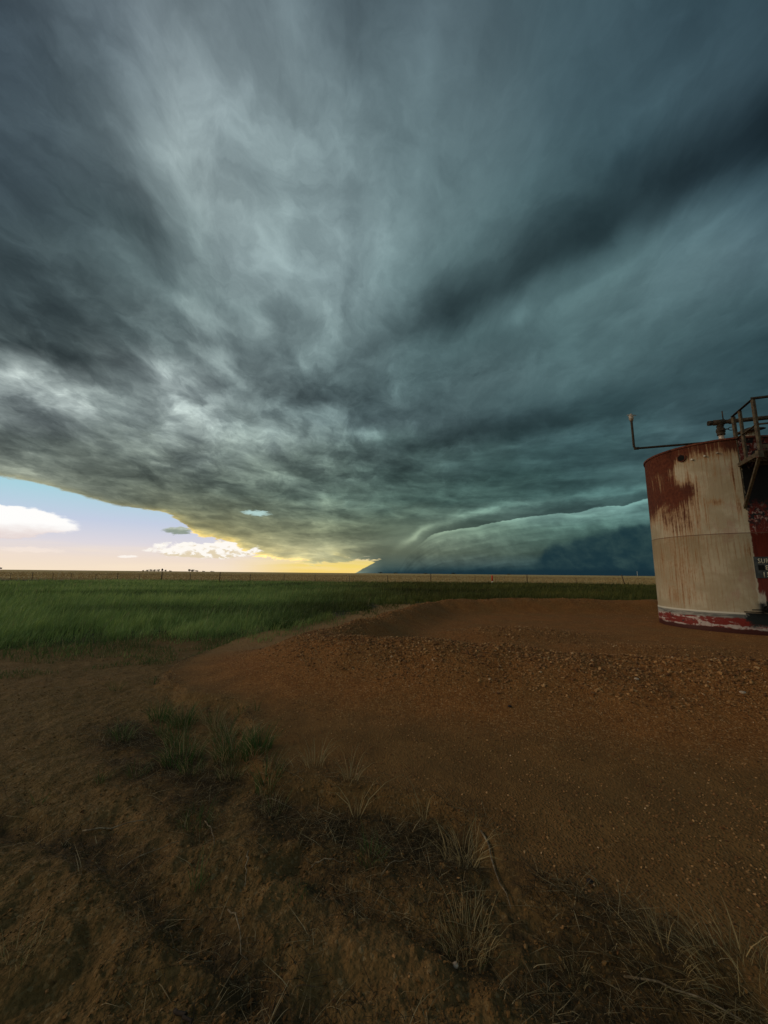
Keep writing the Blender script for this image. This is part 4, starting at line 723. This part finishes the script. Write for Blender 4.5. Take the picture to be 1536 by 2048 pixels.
for wz in (.45,.75,1.05,1.2):
    bm = bmesh.new(); pts = []
    for i, (fx, fz, hh, dxl) in enumerate(tops):
        if i: 
            q = tops[i-1]; pts.append(((fx+q[0])/2, FENCE_Y-.05, (fz+q[1])/2+wz-.03))
        pts.append((fx+dxl*wz/hh, FENCE_Y-.05, fz+wz))
    tube(bm, pts, .006, 5); kid('wire', bm, m_wire, fence)
# orange marker
m_or, g = mat_new('orange_plastic'); setb(g, Base_Color=(.62,.06,.02), Roughness=.5)
m_wh, g = mat_new('white_plastic'); setb(g, Base_Color=(.6,.58,.52), Roughness=.5)
fx = at_fence(974); fz = zg(fx, FENCE_Y-1.5)
mk = tag(empty('marker_post', (fx, FENCE_Y-1.5, fz)), 'orange red pipeline marker post standing at the fence', 'marker')
bm = bmesh.new(); tube(bm, [(fx,FENCE_Y-1.5,fz-.1),(fx,FENCE_Y-1.5,fz+.55)], .10, 10); kid('base_sleeve', bm, m_wh, mk)
bm = bmesh.new(); tube(bm, [(fx,FENCE_Y-1.5,fz+.5),(fx,FENCE_Y-1.5,fz+1.45),(fx,FENCE_Y-1.5,fz+1.50)], [.14,.14,.08], 10); kid('marker_tube', bm, m_or, mk)

# ------------------------------------------------------------------ distant trees and farm
m_leaf, g = mat_new('far_foliage'); setb(g, Base_Color=g.mix(g.ss(g.noise(opos(g), .8, 3), .4, .6), (.018,.022,.012), (.035,.042,.020)), Roughness=.9)
m_bark, g = mat_new('far_bark'); setb(g, Base_Color=(.05,.04,.03), Roughness=.9)
def far_tree(px_, dist, w, h, label, group):
    x = (px_-768)/770*dist*1.02; z0 = zg(x, dist)-.4
    t = tag(empty('tree', (x, dist, z0)), label, 'tree', group)
    bm = bmesh.new(); tube(bm, [(x,dist,z0-.5),(x+rnd.uniform(-.3,.3),dist,z0+h*.6)], h*.04, 6, taper=.5); kid('trunk', bm, m_bark, t)
    n = 520; u = rng.normal(size=(n,3)); u /= np.linalg.norm(u, axis=1)[:,None]; u *= rng.uniform(.35,1,n)[:,None]**.5
    lob = rng.uniform(-1,1,(7,3))*[.55,.5,.35]; c = lob[rng.integers(0,7,n)]
    c = c+u*rng.uniform(.30,.55,n)[:,None]
    ctr = np.stack([x+c[:,0]*w*.5, dist+c[:,1]*w*.5, z0+h*.58+c[:,2]*h*.48], -1)
    a = rng.normal(size=(n,3)); b = rng.normal(size=(n,3)); s_ = h*.055
    a /= np.linalg.norm(a,axis=1)[:,None]; b /= np.linalg.norm(b,axis=1)[:,None]
    v = np.stack([ctr-a*s_, ctr+b*s_, ctr+a*s_, ctr-b*s_], 1).reshape(-1,3)-np.array([x,dist,z0])
    o = build_mesh('crown', v, np.arange(4*n), np.full(n,4), m_leaf, smooth=False, parent=t)
GR1 = 'trees of the farm shelterbelt on the horizon'
def lab(i, s): return s
spec = [(16,620,5.5,6.5,'small round tree on the horizon at the far left, the left one of a pair'),(24,640,6,5.5,'small round tree on the horizon at the far left, the right one of a pair'),
 (303,900,7,4.0,'low bush at the left end of the longer tree row on the horizon'),(311,905,8,5.0,'low tree second from the left in the longer tree row on the horizon'),(318,900,8,6.0,'tree third from the left in the longer tree row on the horizon'),(325,910,8,6.0,'tree in the middle of the longer tree row on the horizon'),
 (332,895,8,6.5,'tree just left of the tallest in the longer tree row on the horizon'),(339,890,6,8.5,'tallest pointed tree in the longer tree row on the horizon'),(346,900,6,5.5,'tree just right of the tallest in the longer tree row'),(355,905,9,4,'low bush at the right end of the longer tree row'),
 (392,840,8,7.5,'darkest rounded tree at the left of the shorter tree row'),(399,845,9,7.0,'broad dark tree second in the shorter tree row'),(407,850,8,5,'low tree third in the shorter tree row'),(420,860,8,4,'small bush apart in the shorter tree row'),(436,870,10,4.2,'flat low bush at the right end of the shorter tree row'),
 (762,1500,22,8,'faint low tree on the horizon right of the storm tip'),(790,1500,26,7,'faint wide bush on the horizon under the shelf cloud'),(850,1500,18,6,'small faint bush on the horizon left of the orange marker'),(905,1300,24,7,'wide dark bush on the horizon above the fence'),(1010,1300,20,6,'low dark bush on the horizon right of the orange marker')]
for q in spec: far_tree(*q, GR1 if q[0] > 300 and q[0] < 500 else None)
bm = bmesh.new(); mx_ = (1260-768)/770*900*1.02; mz = zg(mx_, 900)
tube(bm, [(mx_,900,mz-1),(mx_,900,mz+12)], .35, 6); tag(obj('radio_mast', bm, m_wh, loc=(mx_,900,mz)), 'thin pale mast on the horizon left of the tank', 'mast')

# ------------------------------------------------------------------ oil tank
CX, CY, RT, ZB, ZT, ZS, ZL = 11.377, 12.844, 1.988, .03, 5.739, 2.859, .596
T0 = R_(-132.7)
tank = tag(empty('oil_tank', (CX, CY, ZB)), 'rusty white steel oil storage tank with dark red side panel on the gravel pad', 'storage tank')
def tank_coords(g):
    p = g.xyz(opos(g))
    th = g.math('ARCTAN2', p[1], p[0])
    s = (th-T0)*RT                                         # metres round the wall, 0 = facing the lane
    s = g.math('WRAP', s, RT*math.pi, -RT*math.pi)
    s = g.math('MAXIMUM', s+1., 0.)*.95+g.math('MINIMUM', s+1., 0.)*.75-1.3
    return p, s, p[2]
m_tank, g = mat_new('rusty_white_paint')
p, s, z = tank_coords(g)                                   # z from the tank base
zz = z+ZB
vert = g.noise(g.comb(s*12., zz*.40, 0.), 1.8, 7, .70, .1)
vert2 = g.noise(g.comb(s*30., zz*.5, 4.), 1.2, 4, .6)
blot = g.noise(g.comb(s*1.3, zz*1.1, 9.), 1.2, 5, .62, .4)
fine = g.noise(g.comb(s*7., zz*5., 2.), 2., 5, .65)
white = g.mix(g.ss(blot, .38, .66), (.32,.25,.155), (.43,.36,.25))
white = g.mix(g.ss(vert, .48, .72)*.55, white, (.25,.15,.07))
white = g.mix(g.ss(vert2, .55, .75)*.35*g.ss(s,.1,-.9), white, (.20,.09,.04))
white = g.mix(g.ss(g.noise(g.comb(s*2.2, zz*1.7, 15.), 1.3, 5, .65, .5), .52, .66)*.35*g.ss(s,-.75,-.2), white, (.30,.15,.11))
def gau(x_, c, w): 
    t = (x_-c)*(1/w); return g.math('EXPONENT', t*t*-1.)
stub = g.ss(s, -.62, -.80)                                 # solid rust on the left of the upper course
body = g.ss(s+(blot-.5)*.6, -1.0, -1.55)*g.ss(zz+(blot-.5)*.8, 3.2, 4.3)
r_amt = body*.80 + gau(s, -1.08, .33)*gau(zz, 4.25, .42)*.75 + g.ss(zz, 4.90, 5.64)*.85 + gau(s,-2.55,.45)*g.ss(zz,2.6,3.8)*.45
r_amt = r_amt + gau(s, -1.25, .7)*gau(zz, 3.4, .8)*.48 + gau(s, -1.0, .10)*g.ss(zz,4.3,5.0)*.28 + gau(s,-.32,.09)*gau(zz,4.75,.35)*.5 + gau(s,.05,.10)*gau(zz,4.6,.6)*.45+ gau(s,-.38,.22)*gau(zz,3.82,.14)*.55 + gau(s,.1,.06)*gau(zz,3.6,.4)*.45
r_amt = r_amt + gau(s, -1.55, .75)*g.ss(zz, .5, 1.)*g.ss(zz, 3.1, 2.)*.34 + gau(s,.15,.14)*gau(zz,2.35,.3)*.38 - gau(s,-1.12,.12)*gau(zz,5.0,.45)*.55
thr = r_amt*.95 + (vert-.5)*1.7 + (vert2-.5)*.55 + (blot-.5)*.7 + (fine-.5)*.55
rust = g.mix(g.ss(fine, .3, .75), (.070,.016,.008), (.130,.036,.016))
rust = g.mix(g.ss(blot, .45, .7)*.4, rust, (.045,.018,.012))
stain = g.mix(.7, white, (.30,.15,.060))
c = g.mix(g.ss(thr, .12, .52), white, stain)
c = g.mix(g.ss(thr, .40, .80), c, rust)
# dark red panel with oil stains, right of the ladder bracket
edge_ = s + (g.noise(g.comb(s*0., zz*3., 1.), 2., 5, .6)-.5)*.10 + (fine-.5)*.05
redp = g.mix(g.ss(vert, .35, .7), (.085,.012,.008), (.15,.022,.012))
peel = g.noise(g.comb(s*5., zz*3., 6.), 1.5, 6, .7, 1.2)
redp = g.mix(g.ss(peel, .52, .60)*g.ss(zz, 2.75, 2.95), redp, g.mix(fine, (.25,.20,.17), (.36,.20,.17)))
redp = g.mix(g.ss(g.noise(g.comb(s*4., zz*4., 12.), 1.6, 5, .65, .8), .50, .56)*g.ss(zz, 2.8, 3.3), redp, (.012,.012,.012))
redp = g.mix(g.ss(zz+(peel-.5)*.7, 3.55, 3.85)*g.ss(zz+(peel-.5)*.4, 5.0, 4.75), redp, (.006,.005,.005))
redp = g.mix(g.ss(s+(peel-.5)*.1, .42,.38)*g.ss(zz+(peel-.5)*.5, 1.25, 1.0), redp, (.40,.34,.27))
onr = g.ss(edge_, .245, .275)
c = g.mix(onr, c, redp)
c = g.mix(gau(edge_, .245, .018)*g.ss(zz, 2.9, 2.7)*.8, c, (.45,.40,.30))
# seam, dark weld line
sm = g.math('ABSOLUTE', zz-ZS+(g.noise(g.comb(s*2.,0.,0.),2.,3,.5)-.5)*.012)
c = g.mix(g.ss(sm, .016, .006)*.85, c, (.12,.055,.035))
# bottom course: white lip, grey strip, peeling red
lowz = zz-ZL+(fine-.5)*.02
pl = g.noise(g.comb(s*1.5, zz*5., 3.), 1.4, 7, .64, .8)
bot = g.mix(g.ss(pl+(fine-.5)*.35, .47, .57), (.16,.016,.010), g.mix(fine, (.30,.20,.18), (.50,.43,.38)))
bot = g.mix(g.ss(g.noise(g.comb(s*3., zz*5., 21.), 2., 5, .6), .60, .64), bot, (.02,.02,.02))
bot = g.mix(g.ss(zz+(pl-.5)*.15, .16, .12), bot, (.055,.014,.010))
bot = g.mix(g.ss(zz+(pl-.5)*.20, ZL-.20, ZL-.14), bot, g.mix(g.ss(pl,.4,.6),(.10,.098,.088),(.25,.225,.19)))
bot = g.mix(g.ss(zz, ZL-.06, ZL-.03), bot, (.52,.47,.38))
ol = g.ss(s+(fine-.5)*.5+(pl-.5)*.3, -.12, -.04)*g.ss(s, .9, .4); ol = ol*g.ss(zz+(pl-.5)*.5, .20, .30)
bot = g.mix(ol, bot, (.012,.014,.013))
c = g.mix(g.ss(lowz, .012, -.008), c, bot)
c = g.mix(gau(s,.30,.10)*g.ss(zz+(pl-.5)*.5, 1.0, .85)*g.ss(zz,.3,.5), c, (.012,.012,.012))
setb(g, Base_Color=c, Roughness=g.ss(thr, .2, .8, .55, .85))
g.b.inputs['Specular IOR Level'].default_value = .15
bump(g, thr*.5+fine*.5, .010, .7)
def lathe(bm, prof, seg=160, c=(CX, CY)):
    rings = [[bm.verts.new((c[0]+r*math.cos(2*math.pi*k/seg), c[1]+r*math.sin(2*math.pi*k/seg), z)) for k in range(seg)] for r, z in prof]
    for A, B in zip(rings[:-1], rings[1:]):
        for k in range(seg): bm.faces.new((A[k], A[(k+1)%seg], B[(k+1)%seg], B[k])).smooth = True
    return rings
bm = bmesh.new()
prof = [(RT+.012, ZB-.1),(RT+.012, ZL-.012),(RT, ZL),(RT, ZS-.008),(RT+.004, ZS),(RT-.006, ZS+.006),(RT-.006, ZT-.03)]
prof = [(a, b) for a, b in prof]
lathe(bm, prof, 220)
kid('shell', bm, m_tank, tank)
m_rust, g = mat_new('rust'); p = opos(g)
nz_ = g.noise(p, 14., 6, .65); setb(g, Base_Color=g.mix(g.ss(nz_, .35, .7), (.075,.018,.010), (.16,.048,.022)), Roughness=.85); bump(g, nz_, .004)
bm = bmesh.new(); rr = lathe(bm, [(RT+.022, ZT-.055),(RT+.022, ZT),(RT-.05, ZT+.004),(RT*.5, ZT+.10),(.02, ZT+.18)], 120)
kid('roof', bm, m_rust, tank)
def true_s(s_): return -1+(s_+1.3)/(.95 if s_ > -1.3 else .75)
def wall(s_, z_, out=0.):
    s_ = true_s(s_)
    th = T0+s_/RT; r = RT+out; return Vector((CX+r*math.cos(th), CY+r*math.sin(th), z_))
# capped opening and small fittings on the wall
m_iron, g = mat_new('weathered_iron'); p = opos(g); nz_ = g.noise(p, 22., 5, .65)
setb(g, Base_Color=g.mix(g.ss(nz_, .35, .7), (.026,.019,.013), (.075,.052,.032)), Roughness=.8); bump(g, nz_, .003)
m_olive, g = mat_new('olive_steel'); p = opos(g); nz_ = g.noise(p, 9., 6, .7)
cc = g.mix(g.ss(nz_, .35, .65), (.050,.040,.026), (.115,.090,.056)); cc = g.mix(g.ss(g.noise(p, 16., 4, .6), .56, .66), cc, (.075,.024,.013))
setb(g, Base_Color=cc, Roughness=.8); bump(g, nz_, .003)
m_hole, g = mat_new('dark_opening'); setb(g, Base_Color=(.006,.005,.005), Roughness=.9)
m_galv, g = mat_new('galvanised_cap'); setb(g, Base_Color=g.mix(g.ss(g.noise(opos(g), 20., 4), .4, .65), (.30,.22,.16), (.55,.50,.42)), Roughness=.5, Metallic=.2)
nrm = lambda s_: Vector((math.cos(T0+true_s(s_)/RT), math.sin(T0+true_s(s_)/RT), 0))
fl = obj('port', bmesh.new(), m_iron); fl.parent = tank
bm = bmesh.new(); q = wall(-1.06, 5.36); tube(bm, [q-nrm(-1.06)*.02, q+nrm(-1.06)*.035], .125, 24); 
bpy.data.objects.remove(fl); fl = kid('port', bm, m_rust, tank)
bm = bmesh.new(); tube(bm, [q+nrm(-1.06)*.030, q+nrm(-1.06)*.039], .098, 24); kid('port_opening', bm, m_hole, fl)
for s_, z_ in ((-.80,5.24),(-.50,5.28),(-.22,5.32)):
    bm = bmesh.new(); q = wall(s_, z_); tube(bm, [q-nrm(s_)*.02, q+nrm(s_)*.05], .028, 10); kid('lug', bm, m_galv, tank)
# vent line standing out over the left rim
bm = bmesh.new()
vx, vy, vz = 8.46, 12.54, 5.86
tube(bm, [(11.3,11.65,5.90),(10.24,11.98,5.875),(vx+.10,vy-.03,vz),(vx+.03,vy-.01,vz+.015),(vx,vy,vz+.07),(vx,vy,vz+1.12)], .037, 12)
vent = kid('vent_pipe', bm, m_iron, tank)
bm = bmesh.new(); tube(bm, [(vx,vy,vz+.0),(vx+.13,vy-.04,vz)], .048, 12); kid('elbow', bm, m_iron, vent)
bm = bmesh.new(); tube(bm, [(vx,vy,vz+.98),(vx,vy,vz+1.02),(vx,vy,vz+1.03),(vx,vy,vz+1.18),(vx,vy,vz+1.19),(vx,vy,vz+1.22),(vx,vy,vz+1.24)], [.05,.05,.066,.076,.045,.045,.03], 16)
tube(bm, [(vx-.13,vy,vz+1.19),(vx,vy,vz+1.21),(vx+.16,vy-.02,vz+1.18)], .014, 8)
kid('vent_cap', bm, m_galv, vent)
# manifold pipe over the roof with its valve
PA = Vector((10.26,11.62,6.40)); PBv = Vector((13.4,10.48,6.40)); u_ = (PBv-PA).normalized()
bm = bmesh.new(); tube(bm, [PA, PBv], .065, 16); man = kid('manifold_pipe', bm, m_iron, tank)
for d_, l_, r_ in ((.0,.10,.078),(.55,.10,.085),(1.62,.10,.085)):
    bm = bmesh.new(); tube(bm, [PA+u_*d_, PA+u_*(d_+l_)], r_, 16); kid('coupling', bm, m_iron, man)
vp = PA+u_*.30
bm = bmesh.new(); tube(bm, [PA+u_*.14, PA+u_*.42], .088, 16)
tube(bm, [vp, vp-Vector((0,0,.12))], .075, 14)
tube(bm, [vp+Vector((0,0,z_)) for z_ in (-.12,-.14,-.15,-.19,-.20,-.26,-.33,-.36,-.37,-.42,-.43)], [.10,.10,.085,.085,.10,.12,.115,.085,.105,.105,.08], 16)
val = kid('valve', bm, m_iron, tank)
bm = bmesh.new(); tube(bm, [vp+Vector((0,0,-.42)), vp+Vector((0,0,-.66))], .072, 14); kid('riser', bm, m_galv, val)
bm = bmesh.new(); q = vp+Vector((.07,-.06,.05)); tube(bm, [q, q+Vector((0,0,.30))], .016, 8); kid('stem', bm, m_iron, val)
bm = bmesh.new(); q = vp+u_*.10+Vector((0,0,-.24)); 
tube(bm, [q, q+u_*.10], .02, 8)
c0 = q+u_*.17; pts = [c0+u_*.07*math.cos(t)+Vector((0,0,.05))*math.sin(t) for t in [i*math.pi/8 for i in range(17)]]; tube(bm, pts, .012, 8, caps=False); kid('handle', bm, m_iron, val)
bm = bmesh.new(); q = vp+Vector((0,0,-.26))-Vector((.55,.83,0)).normalized()*.1; tube(bm, [q, q-Vector((.55,.83,0)).normalized()*.07], .06, 14); kid('bonnet', bm, m_iron, val)
# thief hatch: wide lid on a short neck, white body below
hx, hy = 11.17, 11.24
bm = bmesh.new(); tube(bm, [(hx,hy,5.72),(hx,hy,5.95)], .16, 20); tube(bm, [(hx,hy,5.94),(hx,hy,5.98)], .20, 20); hatch = kid('hatch_neck', bm, m_galv, tank)
bm = bmesh.new(); vs0 = len(bm.verts)
tube(bm, [(0,0,0),(0,0,.012),(0,0,.05),(0,0,.09),(0,0,.13)], [.36,.37,.32,.17,.06], 28)
bmesh.ops.rotate(bm, cent=(0,0,0), matrix=Matrix.Rotation(R_(-9),3,'Y')@Matrix.Rotation(R_(5),3,'X'), verts=bm.verts); bmesh.ops.translate(bm, vec=(hx,hy,5.99), verts=bm.verts)
kid('hatch_lid', bm, m_iron, hatch)
# gauging platform: bracket, deck, guard rails
A0 = Vector((10.54,11.08,0)); C0 = Vector((10.06,9.94,0)); B0 = Vector((10.36,10.66,0)); uw = Vector((.93,-.37,0)).normalized()
def zed(v, z): return Vector((v.x, v.y, z))
plat = kid('walkway', (lambda b: (bar(b, zed(A0,4.89)+uw*.0, zed(A0,4.89)+uw*2.6, .012, .12, bev=.002), b)[1])(bmesh.new()), m_olive, tank)
bm = bmesh.new()
for k in range(9):
    t = k/8; a_ = zed(A0.lerp(C0, .02+t*.96), 4.95); bar(bm, a_, a_+uw*2.6, .10, .02, bev=.002)
for k in range(14): 
    a_ = zed(A0, 4.932)+uw*(.05+k*.19); b_ = zed(C0, 4.932)+uw*(.05+k*.19); bar(bm, a_, b_, .02, .015, bev=.001)
kid('deck', bm, m_olive, plat)
def angle(bm, a, b, w=.06, up=(0,0,1)):
    bar(bm, a, b, w, .010, up, .002)
    a, b = Vector(a), Vector(b); z = (b-a).normalized(); x = Vector(up).cross(z)
    if x.length < 1e-3: x = Vector((1,0,0)).cross(z)
    x.normalize(); y = z.cross(x); o_ = x*(w/2)+y*(w/2-.004)
    bar(bm, a+o_, b+o_, .010, w, up, .002)
for k in (0., 2.3):
    bm = bmesh.new(); o_ = uw*k
    angle(bm, zed(A0,3.52)+o_, zed(A0,6.40)+o_, .075); kid('wall_post', bm, m_olive, plat)
    bm = bmesh.new(); bar(bm, zed(A0,4.88)+o_, zed(C0,4.88)+o_, .06, .11, bev=.003)
    box(bm, zed(C0,4.86)+o_, .15, .10, .20, None, .006); kid('beam', bm, m_olive, plat)
    bm = bmesh.new(); bar(bm, zed(A0,3.58)+o_, zed(C0,4.83)+o_, .065, .065, bev=.004); kid('brace', bm, m_olive, plat)
for q, zt_ in ((B0,6.40),(C0,6.40),(C0+uw*.78,6.40),(C0+uw*1.55,6.40),(C0+uw*2.3,6.40)):
    bm = bmesh.new(); angle(bm, zed(q,4.85), zed(q,zt_), .062 if q is not C0 else .07); kid('rail_post', bm, m_olive, plat)
bm = bmesh.new(); angle(bm, zed(A0,6.40), zed(C0,6.40), .075); angle(bm, zed(C0,6.42), zed(C0,6.42)+uw*2.6, .075); kid('top_rail', bm, m_iron, plat)
bm = bmesh.new(); angle(bm, zed(A0,5.67), zed(C0,5.67), .05); angle(bm, zed(C0,5.68), zed(C0,5.68)+uw*2.6, .05); kid('mid_rail', bm, m_olive, plat)
bm = bmesh.new(); bar(bm, zed(C0,5.06), zed(C0,5.06)+uw*2.6, .008, .12, bev=.002); kid('toe_plate', bm, m_olive, plat)
# low drain fitting
bm = bmesh.new(); q = wall(.34, .72); n_ = nrm(.34)
tube(bm, [q-n_*.02, q+n_*.22], .06, 14); tube(bm, [q+n_*.10, q+n_*.16], .10, 14); tube(bm, [q+n_*.2+Vector((0,0,.22)), q+n_*.2-Vector((0,0,.1))], .035, 10)
tg = Vector((-n_.y, n_.x, 0)); tube(bm, [q+n_*.2+Vector((0,0,-.02))-tg*.36, q+n_*.2+Vector((0,0,.0))+tg*.3], .014, 8); kid('drain_valve', bm, m_hole, tank)
bm = bmesh.new(); q = wall(.10, .63, .06); tube(bm, [q-tg*.22, q+tg*.2], .013, 8); kid('drain_rod', bm, m_hole, tank)
# sign plate, wrapped on the wall
m_plate, g = mat_new('grey_plate'); setb(g, Base_Color=g.mix(g.ss(g.noise(opos(g), 12., 5, .6), .35, .7), (.040,.046,.050), (.075,.080,.080)), Roughness=.7)
m_letter, g = mat_new('cream_letters'); setb(g, Base_Color=(.46,.42,.32), Roughness=.7)
m_black, g = mat_new('black_patch'); setb(g, Base_Color=(.004,.004,.004), Roughness=.6)
S0, Z0_, Z1_ = .245, 1.57, 2.17
bm = bmesh.new(); 
def plate(bm, s0, s1, z0, z1, o0, o1, n=10):
    vs_ = []
    for i in range(n+1):
        s_ = s0+(s1-s0)*i/n; vs_.append([bm.verts.new(wall(s_, z, o)) for z, o in ((z0,o0),(z0,o1),(z1,o1),(z1,o0))])
    for A, B in zip(vs_[:-1], vs_[1:]):
        for k in range(4): bm.faces.new((A[k],A[(k+1)%4],B[(k+1)%4],B[k]))
    bm.faces.new(vs_[0]); bm.faces.new(vs_[-1][::-1])
plate(bm, S0, S0+.62, Z0_, Z1_, .004, .014); sign = kid('sign_plate', bm, m_plate, tank)
bm = bmesh.new(); plate(bm, S0+.07, S0+.205, 1.79, 1.935, .0145, .018, 4); kid('painted_out_patch', bm, m_black, sign)
def text_on_wall(txt, s0, z0, h, sx=1., name='lettering', space=1.15):
    cu = bpy.data.curves.new('t', 'FONT'); cu.body = txt; cu.size = 1; cu.extrude = .0; cu.offset = .012; cu.space_character = space
    to = bpy.data.objects.new('t', cu); col.objects.link(to); bpy.context.view_layer.update()
    me = bpy.data.meshes.new_from_object(to); bpy.data.objects.remove(to)
    bm = bmesh.new(); bm.from_mesh(me); bpy.data.meshes.remove(me)
    x0 = min(v.co.x for v in bm.verts); y0 = min(v.co.y for v in bm.verts); y1 = max(v.co.y for v in bm.verts)
    k = h/(y1-y0)
    r = bmesh.ops.extrude_face_region(bm, geom=bm.faces[:]); 
    for v in r['geom']:
        if isinstance(v, bmesh.types.BMVert): v.co.z = 1
    for v in bm.verts:
        s_ = s0+(v.co.x-x0)*k*sx; z = z0+(v.co.y-y0)*k; v.co = wall(s_, z, .0135+.006*v.co.z)
    return kid(name, bm, m_letter, sign)
text_on_wall('SUR', S0+.085, 1.985, .135, .66)
text_on_wall('8', S0+.225, 1.79, .14, .8)
text_on_wall('15', S0+.165, 1.60, .14, .8)
